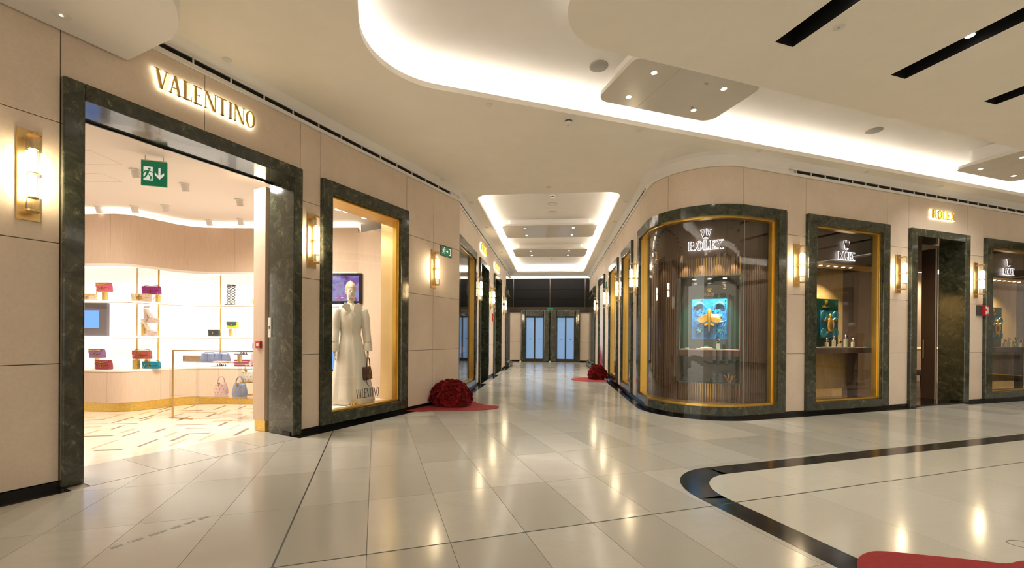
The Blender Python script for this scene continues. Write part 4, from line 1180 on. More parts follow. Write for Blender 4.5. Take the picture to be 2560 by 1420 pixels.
# ------------------------------------------------------------------ boutique on the left
def at(u, v, Y):
    """point seen at photograph pixel u, v at depth Y"""
    d = m3.transposed() @ Vector(((u - 1280) / 1067.67, (v - 845.496) / 1067.67, 1.0))
    k = Y / d.y
    return Vector((d.x * k, Y, EYE + d.z * k))
CV = [(-11, 7.5), (-9.0, 7.32), (-7.6, 7.20), (-7.0, 7.14), (-6.62, 7.12), (-6.40, 7.20), (-6.24, 7.46), (-6.08, 7.78), (-5.86, 7.95), (-5.5, 8.0), (-5.0, 8.0), (-4.2, 7.98), (-3.4, 7.93), (-2.86, 7.9)]
def cat_rom(pts, n=6):
    out = []
    for i in range(len(pts) - 1):
        p0 = Vector(pts[max(i - 1, 0)]); p1 = Vector(pts[i]); p2 = Vector(pts[i + 1]); p3 = Vector(pts[min(i + 2, len(pts) - 1)])
        for k in range(n):
            t = k / n
            q = 0.5 * ((2 * p1) + (p2 - p0) * t + (2 * p0 - 5 * p1 + 4 * p2 - p3) * t * t + (3 * p1 - p0 - 3 * p2 + p3) * t ** 3)
            out.append((q.x, q.y))
    out.append(pts[-1]); return out
CVS = cat_rom(CV)
def cvY(X):
    for (x0, y0), (x1, y1) in zip(CVS[:-1], CVS[1:]):
        if x0 <= X <= x1: return y0 + (y1 - y0) * (X - x0) / (x1 - x0)
    return 8.0
def cvpts(x0, x1):
    return [(x0, cvY(x0))] + [p for p in CVS if x0 < p[0] < x1] + [(x1, cvY(x1))]
def cvbox(x0, x1, dy0, dy1, z0, z1):
    rings = []
    for x, y in cvpts(x0, x1): rings.append([(x, y + dy0, z0), (x, y + dy1, z0), (x, y + dy1, z1), (x, y + dy0, z1)])
    return MB().loft(rings)
ZS = 3.40
M['linenjoint'] = mat('linen_joint', (0.36, 0.26, 0.19), 0.9)
# floor and ceiling of the shop
def vpoly(pts): return [FV.w(s, o)[:2] for s, o in pts]
sf = MB().zprism(vpoly([(-2.2, -0.14), (7.3, -0.14), (7.3, -9.0), (-2.2, -9.0)]), -0.05, -0.004)
sf = sf.build('floor_boutique', 'storefloor'); tag(sf, 'pale boutique floor with scattered taupe and tan inlay strips', 'floor', kind='structure')
slabs = MB()
for k in range(4):
    s0 = 1.585 + k * 0.495
    MB().zprism(vpoly([(s0 + .002, 0.19), (s0 + .493, 0.19), (s0 + .493, -0.58), (s0 + .002, -0.58)]), -0.006, 0.0005).build('threshold_slab', 'tile', sf)
rnd = random.Random(11)
dirs = ((Vector((0.985, 0.17)), 0.05), (Vector((-0.20, 0.98)), 0.05))
n_in = 0
for j in range(16):
    for i in range(13):
        c = Vector((-8.2, 3.6)) + Vector((0.985, 0.17)) * (i * 0.42 + (j % 2) * 0.2) + Vector((-0.17, 0.985)) * (j * 0.27)
        off = FV.n.dot(c - FV.O)
        if off > -0.75 or c.y > cvY(c.x) - 0.2 or rnd.random() < 0.30: continue
        d, w_ = dirs[rnd.randrange(2)]; w_ = rnd.choice((0.035, 0.05)); L = 0.20 + 0.26 * rnd.random()
        p = Vector((-d.y, d.x)) * w_ / 2; e = d * L
        c += Vector((rnd.uniform(-.08, .08), rnd.uniform(-.06, .06)))
        q = [c - e / 2 - p, c + e / 2 - p, c + e / 2 + p, c - e / 2 + p]
        MB().zprism([((v - c).x, (v - c).y) for v in q], -0.004, -0.003).build('inlay_strip', 'plank_dark' if rnd.random() < 0.5 else 'plank_gold', sf, (c.x, c.y, 0))
        n_in += 1
cl = MB().zprism(vpoly([(-2.2, -0.45), (7.3, -0.45), (7.3, -9.0), (-2.2, -9.0)]), ZS, ZS + 0.05).build('ceiling_boutique', 'storepaint')
tag(cl, 'pale pink-white boutique ceiling with cylinder spotlights', 'ceiling', kind='structure')
for x0, y0, x1, y1 in ((-5.5, 4.9, -4.85, 5.3), (-5.9, 5.6, -5.4, 5.9)):
    b = MB()
    for a, c_, d, e in ((x0, x1, y0, y0 + .004), (x0, x1, y1, y1 + .004), (x0, x0 + .004, y0, y1), (x1, x1 + .004, y0, y1)): b.box(a, c_, d, e, ZS - 0.001, ZS)
    b.build('access_hatch', 'grey', cl)
# curved back wall: upper wall, backlit niche, counter
bw = cvbox(-11, -2.86, 0.0, 0.08, 2.47, 3.325).build('wall_boutique', 'fabricwall')
tag(bw, 'curved linen-covered back wall of the boutique with a backlit niche', 'wall', kind='structure')
cvbox(-11, -2.86, 0.16, 0.2, 3.15, ZS).build('cove_back', 'storepaint', bw)
cvbox(-11, -2.86, 0.0, 0.14, 3.30, 3.328).build('cove_light', m_emit('cove_strip_light', (1.0, 0.93, 0.82), 2.2), bw)
cvbox(-11, -2.86, -0.012, 0.0, 2.43, 2.475).build('niche_lip', 'storepaint', bw)
for x in (-8.3, -7.42, -6.70, -6.03, -5.2, -4.4, -3.6): MB().box(x - 0.0015, x + 0.0015, cvY(x) - 0.001, cvY(x) + 0.01, 2.48, 3.31).build('wall_joint', 'linenjoint', bw)
for a, b in ((-11, -6.61), (-6.61, -6.35), (-6.35, -5.73), (-5.73, -2.86)):
    cvbox(a + .004, b - .004, 0.42, 0.44, 0.70, 2.47).build('backlit_panel', 'backlit', bw)
for x in (-6.61, -6.35, -5.73): MB().box(x - 0.005, x + 0.005, cvY(x) + 0.40, cvY(x) + 0.425, 0.70, 2.47).build('gold_mullion', 'gold', bw)
for z, nm in ((1.86, 'upper'), (1.265, 'lower')):
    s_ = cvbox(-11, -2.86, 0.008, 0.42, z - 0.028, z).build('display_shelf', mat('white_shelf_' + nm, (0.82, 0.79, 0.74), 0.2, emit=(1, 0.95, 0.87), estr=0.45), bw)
    cvbox(-11, -2.86, 0.004, 0.03, z - 0.036, z - 0.028).build('shelf_gold_edge', 'brass', s_)
cvbox(-11, -2.86, -0.01, 0.45, 0.665, 0.70).build('counter_top', 'whitepaint', bw)
cvbox(-11, -2.86, 0.0, 0.40, 0.15, 0.665).build('counter_front', 'fabricwall', bw)
for x in (-7.4, -6.75, -6.2, -5.5, -4.6): MB().box(x - 0.0015, x + 0.0015, cvY(x) - 0.001, cvY(x) + 0.01, 0.155, 0.66).build('wall_joint', 'linenjoint', bw)
cvbox(-11, -2.86, 0.02, 0.40, 0.0, 0.15).build('hammered_gold_plinth', 'hammered', bw)
MB().zprism([(-2.86, 7.9), (-2.84, 8.3), (-2.1, 8.3), (-2.28, 7.55)], 0, 3.2).build('angled_wall', 'fabricwall', bw)
# far left side wall and column by the door
wl = MB().zprism(vpoly([(-2.2, -0.14), (-2.1, -0.14), (-2.1, -9), (-2.2, -9)]), 0, ZS).build('wall_boutique_side', 'fabricwall')
tag(wl, 'side wall of the boutique hidden left of the doorway', 'wall', kind='structure')
r = thing('door_pillar', FV.w(3.62, -0.62, 0), FV.rz, 'narrow linen-covered pillar with gold base right of the boutique entrance', 'pillar', kind='structure')
MB().box(-0.07, 0.25, -0.11, 0.14, 0.15, 3.28).build('pillar_shaft', 'fabricwall', r)
MB().box(-0.055, 0.25, -0.10, 0.13, 0, 0.15).build('gold_base', 'hammered', r)
r2 = onwall(FV, 'fire_call_point', 3.62, -0.62, 1.17, 'small red fire call point on the pillar', 'alarm')
MB().box(-0.10, -0.071, -0.05, 0.05, -0.05, 0.05).build('red_box', mat('alarm_red', (0.45, 0.02, 0.02), 0.4), r2, bev=0.004)
MB().box(-0.103, -0.099, -0.025, 0.025, -0.018, 0.018).build('white_label', 'lightgrey', r2)
r2 = onwall(FV, 'sensor_strip', 3.565, -0.42, 1.40, 'thin white sensor strip on the doorway reveal', 'sensor')
MB().box(-0.012, 0.0, -0.03, 0.03, -0.13, 0.13).build('strip_body', 'lightgrey', r2)
MB().box(-0.014, -0.012, -0.012, 0.012, -0.02, 0.02).build('sensor_eye', 'darkgrey', r2)
# spotlights in the boutique ceiling
def store_spot(u, v, lab, aim=(0, 0.35), power=40):
    d = m3.transposed() @ Vector(((u - 1280) / 1067.67, (v - 845.496) / 1067.67, 1.0))
    k = (ZS - EYE) / d.z; p = Vector((d.x * k, d.y * k, ZS))
    t = thing('ceiling_spotlight', p, 0, lab, 'spotlight', 'boutique ceiling spotlights')
    MB().lathe([(0.062, 0.0), (0.062, -0.012), (0.055, -0.014)], 20).build('mount_ring', 'whitepaint', t)
    b = MB().lathe([(0.045, 0.0), (0.045, -0.10), (0.038, -0.10), (0.036, -0.07)], 18, caps=False)
    b.xf(Matrix.Rotation(R_(18), 4, 'X'))
    b.build('lamp_barrel', 'whitepaint', t)
    l = MB().lathe([(0.036, -0.072), (0.0, -0.073)], 18); l.xf(Matrix.Rotation(R_(18), 4, 'X'))
    l.build('lamp_lens', m_emit('spot_glow', (1, 0.95, 0.88), 2.5), t)
    if power: spot('boutique_spot', (p.x, p.y, ZS - 0.115), (p.x + aim[0], p.y + aim[1], 0.8), power, 150, (1.0, 0.9, 0.78), 0.05, 1.0)
for u, v, lab, aim, pw in ((337, 424, 'boutique spotlight left of the hanging exit sign', (-0.2, 0.2), 112), (461, 460, 'boutique spotlight right of the hanging exit sign', (0.1, 0.2), 112), (598, 499, 'boutique spotlight near the doorway pillar', (0.1, 0.1), 60), (246, 517, 'boutique spotlight nearest the dark door jamb', (0, 0.02), 0), (335, 516, 'boutique spotlight second from the dark door jamb', (0, 0.02), 0), (413, 513, 'boutique spotlight with blue lens in the back row', (0, 0.02), 0), (522, 550, 'boutique spotlight above the white display shelves', (0, 0.02), 0), (600, 548, 'boutique spotlight above the lace-up sandals', (0, 0.02), 0)):
    store_spot(u, v, lab, aim, pw)
for (x, y), aim in (((-3.55, 5.6), (0.5, 0.9)), ((-2.95, 6.55), (0.3, 0.35)), ((-3.9, 6.9), (0.3, 0.9)), ((-5.5, 4.2), (0, 1.2)), ((-6.9, 5.4), (0, 1.2))):  # extra fill lamps without fittings, added to brighten the boutique
    spot('boutique_fill_spot', (x, y, ZS - 0.02), (x + aim[0], y + aim[1], 0.6), 92, 150, (1.0, 0.9, 0.78), 0.08, 1.0)
# downlights above the mannequin
for k, (u, v) in enumerate(((846, 523), (866, 528), (912, 544))):
    d = m3.transposed() @ Vector(((u - 1280) / 1067.67, (v - 845.496) / 1067.67, 1.0)); kk = (ZS - EYE) / d.z
    t = thing('recessed_downlight', (d.x * kk, d.y * kk, ZS), 0, ('left', 'middle', 'right')[k] + ' of three small downlights above the mannequin', 'downlight', 'window downlights')
    MB().lathe([(0.07, 0), (0.07, -0.006)], 18).build('trim_ring', 'whitepaint', t)
    MB().lathe([(0.05, -0.006), (0.05, -0.009)], 18).build('lens', 'lens', t)
# hanging exit sign
p = at(386, 435, 5.05)
r = thing('hanging_exit_sign', p, R_(18), 'hanging green exit sign with running figure and down arrow', 'exit sign')
MB().box(-0.125, 0.125, -0.012, 0.012, -0.145, 0.145).build('sign_panel', 'exit', r)
MB().box(-0.125, 0.125, -0.014, 0.014, 0.145, 0.155).build('hanger_rail', 'lightgrey', r)
for x in (-0.09, 0.09): MB().lathe([(0.004, 0.15), (0.004, ZS - p.z)], 6, (x, 0, 0)).build('hanger_rod', 'lightgrey', r)
MB().box(-0.10, -0.012, -0.016, -0.012, -0.085, 0.075).build('white_door', 'exitwhite', r)
mn = man(r, 0.15, -0.016, 'exit'); mn.location = (-0.058, 0, -0.07)
MB().yprism([(0.045, 0.07), (0.065, 0.07), (0.065, -0.02), (0.10, 0.015), (0.10, -0.015), (0.055, -0.065), (0.01, -0.015), (0.01, 0.015), (0.045, -0.02)], -0.016, -0.012).build('arrow', 'exitwhite', r)

# ---- handbags
def colmat(name, c, rough=0.42): 
    return M.setdefault('c_' + name, mat('leather_' + name, c, rough))
GOLDM = 'gold'
def v_logo(o, x, y, z, s):
    """oval ring with a V inside"""
    b = MB()
    pts = [(x + s * 0.62 * math.copysign(abs(math.cos(a)) ** 0.6, math.cos(a)), y, z + s * 0.36 * math.copysign(abs(math.sin(a)) ** 0.8, math.sin(a))) for a in [k * 2 * math.pi / 20 for k in range(20)]]
    b.tube(pts, s * 0.05, 5, closed=True)
    b.yprism([(x - s * 0.30, z + s * 0.30), (x - s * 0.17, z + s * 0.30), (x + s * 0.04, z - s * 0.30), (x - s * 0.06, z - s * 0.30)], y - 0.003, y + 0.003)
    b.yprism([(x + s * 0.20, z + s * 0.30), (x + s * 0.28, z + s * 0.30), (x + s * 0.04, z - s * 0.30), (x - s * 0.01, z - s * 0.30)], y - 0.003, y + 0.003)
    b.build('logo_clasp', GOLDM, o)
def chain(o, pts, r=0.006, name='chain_strap', m=GOLDM):
    P_ = cat_rom3(pts, 5)
    rr = [r * (1.0 if k % 2 else 0.55) for k in range(len(P_))]
    MB().tube(P_, rr, 5).build(name, m, o)
def cat_rom3(pts, n=5):
    out = []
    for i in range(len(pts) - 1):
        p0 = Vector(pts[max(i - 1, 0)]); p1 = Vector(pts[i]); p2 = Vector(pts[i + 1]); p3 = Vector(pts[min(i + 2, len(pts) - 1)])
        for k in range(n):
            t = k / n
            out.append(0.5 * ((2 * p1) + (p2 - p0) * t + (2 * p0 - 5 * p1 + 4 * p2 - p3) * t * t + (3 * p1 - p0 - 3 * p2 + p3) * t ** 3))
    out.append(Vector(pts[-1])); return out
def flap_bag(p, w, h, d, col, lab, rz=0, logo=True, studs=False, handle=False, strap=None, flapcol=None):
    t = thing('flap_handbag', p, rz, lab, 'handbag', 'boutique handbags')
    b = MB().loft([[(-w / 2 * k, -d / 2 * k2, z), (w / 2 * k, -d / 2 * k2, z), (w / 2 * k, d / 2 * k2, z), (-w / 2 * k, d / 2 * k2, z)] for k, k2, z in ((0.96, 1, 0), (1, 1, h * 0.15), (0.99, 0.9, h * 0.6), (0.96, 0.6, h * 0.97))])
    b.build('bag_body', col, t, bev=0.008)
    f = MB()
    n = 10
    for k in range(n):
        pass
    front = [(-w / 2 * 0.98, h * 0.99), (w / 2 * 0.98, h * 0.99), (w / 2 * 0.98, h * 0.52), (w * 0.25, h * 0.45), (0, h * 0.36), (-w * 0.25, h * 0.45), (-w / 2 * 0.98, h * 0.52)]
    f.yprism(front, -d / 2 - 0.006, -d / 2 + 0.004)
    f.box(-w / 2 * 0.98, w / 2 * 0.98, -d / 2 - 0.006, d * 0.30, h * 0.97, h * 1.0)
    f.build('flap', flapcol or col, t, bev=0.003)
    for s in (-1, 1): MB().yprism([(s * w / 2 * 0.97, 0.01), (s * w / 2 * 1.04, h * 0.3), (s * w / 2 * 0.97, h * 0.9)], -d * 0.3, d * 0.3).build('side_gusset', col, t)
    if logo: v_logo(t, 0, -d / 2 - 0.012, h * 0.42, w * 0.25)
    else: MB().box(-w * 0.07, w * 0.07, -d / 2 - 0.016, -d / 2 - 0.005, h * 0.38, h * 0.62).build('gold_clasp', GOLDM, t, bev=0.004)
    if studs: chain(t, [(-w * 0.47, -d / 2 - 0.012, h * 0.86), (0, -d / 2 - 0.016, h * 0.80), (w * 0.47, -d / 2 - 0.012, h * 0.86)], 0.009, 'chain_handle')
    if handle:
        MB().tube([(w * 0.47 * math.cos(a), 0, h * 0.97 + w * 0.10 * math.sin(a)) for a in [math.pi * k / 12 for k in range(13)]], 0.005, 6).build('top_handle', colmat('dark', (0.10, 0.04, 0.03)), t)
    if strap: chain(t, strap)
    return t
def riser(p, h, w=0.07, lab='gold display riser'):
    t = thing('display_riser', p, 0, lab, 'riser', 'gold display risers')
    MB().box(-w / 2, w / 2, -0.03, 0.03, 0.004, h - 0.006).build('gold_block', 'hammered', t)
    MB().box(-w / 2 - 0.02, w / 2 + 0.02, -0.05, 0.05, h - 0.006, h).build('clear_top', 'acrylic', t)
    MB().box(-w / 2 - 0.015, w / 2 + 0.015, -0.05, 0.05, 0, 0.004).build('foot_plate', 'acrylic', t)
    return t
def shelf_at(u, z, dy=0.16):
    """stand point on the shelves under photograph column u"""
    lo, hi = -10.5, -3.0
    for _ in range(40):
        X = (lo + hi) / 2
        if 1280 + X / (cvY(X) + dy) * 1067.67 < u: lo = X
        else: hi = X
    return Vector((X, cvY(X) + dy, z))
Z1, Z2, Z3 = 1.862, 1.267, 0.70
pk = colmat('pink', (0.62, 0.12, 0.17)); pu = colmat('purple', (0.24, 0.02, 0.16)); be = colmat('beige', (0.56, 0.42, 0.27)); cr_ = colmat('cream', (0.70, 0.60, 0.44))
vi = colmat('violet', (0.30, 0.15, 0.30)); rd = colmat('wine', (0.28, 0.04, 0.05)); br = colmat('russet', (0.33, 0.07, 0.05)); tl = colmat('petrol', (0.0, 0.19, 0.28)); bk = colmat('charcoal', (0.035, 0.045, 0.045))
li = colmat('lime', (0.48, 0.53, 0.03)); dg = colmat('bottle_green', (0.05, 0.10, 0.07)); sb = colmat('slate_blue', (0.20, 0.24, 0.37)); pp = colmat('powder_pink', (0.66, 0.46, 0.44)); iv = colmat('ivory', (0.78, 0.74, 0.64)); mv = colmat('mauve', (0.33, 0.12, 0.22))
flap_bag(shelf_at(222, Z1), 0.19, 0.12, 0.09, cr_, 'cream handbag half hidden by the door jamb on the upper shelf', R_(10), studs=True)
riser(shelf_at(262, Z1), 0.15, 0.05, 'gold riser under the pink handbag'); flap_bag(shelf_at(261, Z1 + 0.152), 0.24, 0.155, 0.09, pk, 'pink handbag with gold chain on the upper shelf', R_(-8), studs=True, strap=[(-0.09, -0.05, 0.06), (-0.09, -0.06, -0.08), (-0.07, -0.06, -0.14)])
flap_bag(shelf_at(354, Z1, 0.10), 0.30, 0.13, 0.08, be, 'beige handbag with gold clasp in front of the purple one', 0, strap=[(-0.10, -0.045, 0.13), (-0.04, -0.06, 0.03), (0.0, -0.05, 0.12)])
riser(shelf_at(395, Z1, 0.24), 0.135, 0.04, 'gold riser under the purple handbag'); flap_bag(shelf_at(379, Z1 + 0.137, 0.24), 0.29, 0.14, 0.08, pu, 'purple handbag with gold oval clasp on the upper shelf', 0, handle=True, strap=[(0.0, -0.05, 0.0), (0.05, -0.06, -0.11), (0.12, -0.05, -0.02), (0.13, -0.03, 0.05)])
flap_bag(shelf_at(536, Z2), 0.19, 0.13, 0.08, bk, 'small black handbag with gold clasp on the lower shelf', 0, logo=False)
riser(shelf_at(577, Z2), 0.15, 0.04, 'gold riser under the lime handbag'); flap_bag(shelf_at(582, Z2 + 0.152), 0.19, 0.13, 0.08, li, 'lime and green handbag on a gold riser', 0, logo=False, flapcol=dg, strap=[(0.06, -0.045, 0.02), (0.09, -0.05, -0.12), (0.02, -0.05, -0.13), (0.0, -0.045, 0.0)])
riser(shelf_at(243, Z3, 0.2), 0.185, 0.03, 'clear riser under the violet handbag'); flap_bag(shelf_at(244, Z3 + 0.187, 0.2), 0.24, 0.15, 0.09, vi, 'violet handbag with chain raised behind the wine red one', R_(-6), studs=True)
flap_bag(shelf_at(261, Z3, 0.08), 0.245, 0.155, 0.09, rd, 'wine red handbag with chain on the left of the counter', R_(-6), studs=True)
riser(shelf_at(341, Z3, 0.18), 0.17, 0.08, 'wide gold riser under the russet handbag'); riser(shelf_at(369, Z3, 0.22), 0.17, 0.05, 'gold riser right under the russet handbag')
flap_bag(shelf_at(356, Z3 + 0.172, 0.18), 0.29, 0.145, 0.08, br, 'russet handbag with gold oval clasp on gold risers', 0, handle=True, strap=[(-0.12, -0.05, 0.02), (-0.08, -0.055, 0.08), (-0.05, -0.05, 0.14)])
flap_bag(shelf_at(380, Z3, 0.06), 0.275, 0.125, 0.08, tl, 'petrol blue handbag with gold oval clasp on the counter', 0, handle=True, strap=[(-0.12, -0.045, 0.01), (-0.08, -0.055, 0.06), (-0.05, -0.045, 0.12)])
flap_bag(shelf_at(636, Z1, 0.1), 0.10, 0.12, 0.06, cr_, 'sliver of a cream bag beside the pillar on the upper shelf', 0, logo=False)
flap_bag(shelf_at(616, Z3, 0.12), 0.40, 0.13, 0.10, rd, 'long dark red clutch behind the glass table', 0, logo=False)

# ---- shoes
def platform_shoe(p, lab, rz=0):
    t = thing('platform_heel', p, rz, lab, 'shoe', 'platform heels')
    m_ = colmat('nude', (0.52, 0.41, 0.34), 0.25)
    MB().yprism([(-0.11, 0.02), (-0.065, 0.0), (0.125, 0.0), (0.13, 0.05), (0.09, 0.062), (0.0, 0.085)][1:], -0.04, 0.04).build('platform_sole', m_, t, bev=0.008)
    MB().yprism([(-0.11, 0.0), (-0.055, 0.0), (-0.048, 0.12), (-0.06, 0.19), (-0.105, 0.20)], -0.032, 0.032).build('block_heel', m_, t, bev=0.01)
    MB().yprism([(-0.105, 0.17), (-0.06, 0.16), (0.0, 0.085), (0.09, 0.055), (0.13, 0.05), (0.125, 0.085), (0.07, 0.10), (0.02, 0.12), (-0.045, 0.21), (-0.08, 0.255), (-0.11, 0.255)], -0.038, 0.038).build('upper', m_, t, bev=0.014)
    MB().tube([(-0.075 + 0.038 * math.cos(a), 0.042 * math.sin(a), 0.285 + 0.01 * math.cos(a)) for a in [k * math.pi / 8 for k in range(16)]], 0.007, 6, True).build('ankle_strap', m_, t)
q = shelf_at(371, Z2, 0.14)
platform_shoe(q + Vector((0, 0, 0)), 'nude platform heel standing on the lower shelf')
riser(shelf_at(361, Z2, 0.2), 0.215, 0.035, 'gold riser holding the upper nude heel')
platform_shoe(q + Vector((0.0, 0.05, 0.225)), 'nude platform heel raised above its pair')
def gladiator(p, lab, flip):
    t = thing('lace_up_sandal', p, 0, lab, 'shoe', 'lace-up sandals')
    m_ = colmat('black', (0.02, 0.018, 0.015), 0.3)
    MB().yprism([(-0.07, 0.0), (0.05, 0.0), (0.06, 0.012), (-0.06, 0.02)], -0.03, 0.03).build('sole', m_, t)
    for ph, nm in ((0, 'lace'), (math.pi, 'lace')):
        pts = [((0.026 + 0.006 * k / 40) * math.cos(ph + k * 0.5), 0.026 * math.sin(ph + k * 0.5), 0.03 + k * 0.0082) for k in range(40)]
        MB().tube(pts, 0.006, 5).build(nm, m_, t)
    for z in (0.355, 0.375, 0.385): MB().tube([(0.033 * math.cos(a), 0.033 * math.sin(a), z) for a in [k * math.pi / 7 for k in range(14)]], 0.006, 5, True).build('cuff_band', m_, t)
    MB().tube([(-0.04, -0.02, 0.02), (0.0, -0.035, 0.06), (0.04, -0.02, 0.02)], 0.006, 5).build('toe_strap', 'gold', t)
gladiator(shelf_at(572, Z1, 0.12), 'left black knee-high lace-up sandal on the upper shelf', 1)
gladiator(shelf_at(583, Z1, 0.14), 'right black knee-high lace-up sandal on the upper shelf', -1)
# screens
def screen(p, rz, w, h, lab, img, bez=0.03, m='screenblack'):
    t = thing('display_screen', p, rz, lab, 'screen')
    MB().box(-w / 2, w / 2, 0, 0.05, 0, h).build('screen_bezel', m, t, bev=0.004)
    MB().box(-w / 2 + bez, w / 2 - bez, -0.004, 0.002, bez, h - bez).build('screen_image', img, t)
bl_m = mat('blue_screen', (0.02, 0.05, 0.12), 0.2, emit=(0.16, 0.36, 0.95), estr=0.75)
p = shelf_at(225, Z2, 0.10); p.x -= 0.08
screen(p, 0, 0.73, 0.56, 'grey framed blue screen cut off by the dark door jamb', bl_m, 0.13, mat('grey_bezel', (0.17, 0.15, 0.16), 0.4))
ad_m = mat('advert_screen', (0.02, 0.02, 0.04), 0.2, emit=(0.3, 0.2, 0.5), estr=0.55)
nt = ad_m.node_tree
nn_ = noise(nt, wpos(nt, (2.2, 1, 3)), 1.6, 3, 0.6, 0.6)
nt.links.new(ramp(nt, nn_, [(0.32, (0.05, 0.02, 0.10)), (0.45, (0.22, 0.10, 0.42)), (0.55, (0.30, 0.34, 0.62)), (0.66, (0.42, 0.18, 0.40)), (0.78, (0.12, 0.03, 0.09))]), nt.nodes['Principled BSDF'].inputs['Emission Color'])
p = at(862, 770, 7.80); p.z = 1.88
screen(p, R_(-2), 0.62, 0.56, 'advertising screen on the wall behind the mannequin', ad_m, 0.05)
p = at(835, 1000, 7.7); p.z = 0.66
screen(p, 0, 0.34, 0.55, 'blue screen low behind the white dress', bl_m, 0.03)

# ---- glass display table
TA_, TB_ = Vector((-5.29, 6.63)), Vector((-4.04, 6.37))
td = (TB_ - TA_).normalized(); tn = Vector((-td.y, td.x)); TL = (TB_ - TA_).length + 0.25
tr_ = math.atan2(td.y, td.x)
tt = thing('display_table', (TA_.x, TA_.y, 0), tr_, 'clear acrylic display table with two shelves and brass edging', 'table')
DT = 0.48
MB().box(-0.02, TL, -0.02, DT, 1.06, 1.085).build('table_top', 'acrylic', tt)
MB().box(0, TL, 0, DT, 0.855, 0.87).build('upper_shelf', 'acrylic', tt)
MB().box(0, TL, 0, DT, 0.345, 0.36).build('lower_shelf', 'acrylic', tt)
for x, y in ((0, 0), (TL - 0.27, 0), (0, DT - 0.04), (TL - 0.27, DT - 0.04)):
    MB().box(x - 0.015, x + 0.015, y - 0.015, y + 0.025, 0, 1.06).build('acrylic_leg', 'acrylic', tt)
MB().box(0.02, 0.04, -0.005, 0.012, 0, 1.06).build('brass_upright', 'brass', tt)
MB().box(0.04, TL, -0.005, 0.012, 1.045, 1.06).build('brass_rail', 'brass', tt)
MB().box(0.0, 0.40, -0.005, 0.02, 0, 0.012).build('brass_foot', 'brass', tt)
def ontable(x, y, z):
    q = TA_ + td * x + tn * y; return Vector((q.x, q.y, z))
def studded_bag(p, s, col, lab, rz):
    t = thing('studded_handbag', p, rz, lab, 'handbag', 'studded top-handle bags')
    w, h, d = 0.25 * s, 0.19 * s, 0.12 * s
    b = MB().loft([[(w / 2 * k * math.cos(a) * (1 if abs(math.cos(a)) > .5 else 1.0), d / 2 * k2 * math.sin(a), z) for a in [j * math.pi / 10 for j in range(20)]] for k, k2, z in ((0.9, 0.9, 0), (1.0, 1.0, 0.02), (0.97, 0.95, h * 0.45), (0.80, 0.75, h * 0.85), (0.72, 0.62, h))])
    b.build('bag_body', col, t, smooth=True)
    for j in range(3):
        for i in range(-2, 3):
            x = (i + 0.5 * (j % 2)) * 0.055 * s; z = (0.035 + 0.055 * j) * s
            kk = 1 - 0.2 * z / h
            if abs(x) > w / 2 * kk * 0.85: continue
            y = -d / 2 * kk * math.sqrt(max(0, 1 - (x / (w / 2 * kk)) ** 2))
            MB().ball((x, y, z), 0.009 * s, 6, 4).build('gold_stud', 'gold', t)
    MB().box(-0.02 * s, 0.02 * s, -d * 0.42, -d * 0.36, h * 0.88, h * 1.02).build('turn_lock', 'gold', t)
    MB().tube([(0.065 * s * math.cos(a), 0, h * 0.98 + 0.10 * s * math.sin(a)) for a in [math.pi * k / 12 for k in range(13)]], 0.008 * s, 6).build('top_handle', col, t)
    return t
studded_bag(ontable(0.70, 0.22, 0.361), 1.0, pp, 'powder pink studded handbag on the lowest table shelf', tr_)
studded_bag(ontable(1.14, 0.12, 0.361), 1.05, sb, 'slate blue studded handbag on the lowest table shelf', tr_)
t = thing('display_stand', ontable(1.10, 0.32, 0.361), tr_, 'small gold stand under the ivory handbag', 'riser')
MB().box(-0.10, 0.10, -0.05, 0.05, 0, 0.01).build('foot_plate', 'gold', t); MB().box(-0.09, -0.06, -0.02, 0.02, 0.01, 0.19).build('upright', 'gold', t); MB().box(-0.10, 0.10, -0.05, 0.05, 0.19, 0.20).build('platform', 'gold', t)
studded_bag(ontable(1.10, 0.32, 0.562), 0.98, iv, 'ivory studded handbag raised behind the slate blue one', tr_)
def baguette(p, w, h, col, lab, rz):
    t = thing('shoulder_bag', p, rz, lab, 'handbag', 'shoulder bags on the glass table')
    MB().loft([[(-w / 2 * k, -0.04 * k2, z), (w / 2 * k, -0.04 * k2, z), (w / 2 * k, 0.04 * k2, z), (-w / 2 * k, 0.04 * k2, z)] for k, k2, z in ((1, 1, 0), (1, 1, h * .3), (0.88, 0.6, h))]).build('bag_body', col, t, bev=0.01)
    MB().box(-w * 0.1, w * 0.1, -0.05, -0.035, h * 0.15, h * 1.02).build('front_tab', col, t)
    MB().tube([(-w * 0.42, 0, h), (-w * 0.3, 0.02, h + 0.02), (w * 0.3, 0.02, h + 0.02), (w * 0.42, 0, h)], 0.006, 5).build('strap', col, t)
    for s in (-1, 1): MB().ball((s * w * 0.42, -0.02, h * 0.98), 0.008, 6, 4).build('gold_ring', 'gold', t)
baguette(ontable(0.46, 0.22, 0.871), 0.25, 0.13, sb, 'slate blue shoulder bag left on the upper table shelf', tr_)
baguette(ontable(0.70, 0.24, 0.871), 0.25, 0.13, sb, 'slate blue shoulder bag right on the upper table shelf', tr_)
baguette(ontable(1.38, 0.22, 0.871), 0.24, 0.14, pp, 'pale pink bag at the right of the upper table shelf', tr_)
t = thing('bronze_box', ontable(0.15, 0.24, 0.871), tr_, 'flat bronze box on the upper table shelf', 'box')
MB().box(-0.17, 0.17, -0.03, 0.03, 0, 0.09).build('box_body', m_noise('bronze_leaf', (0.34, 0.22, 0.13), (0.46, 0.32, 0.20), 40, 0.5, 0.4), t, bev=0.004)
MB().box(-0.172, -0.15, -0.034, 0.034, 0, 0.092).build('box_clasp', 'brass', t)
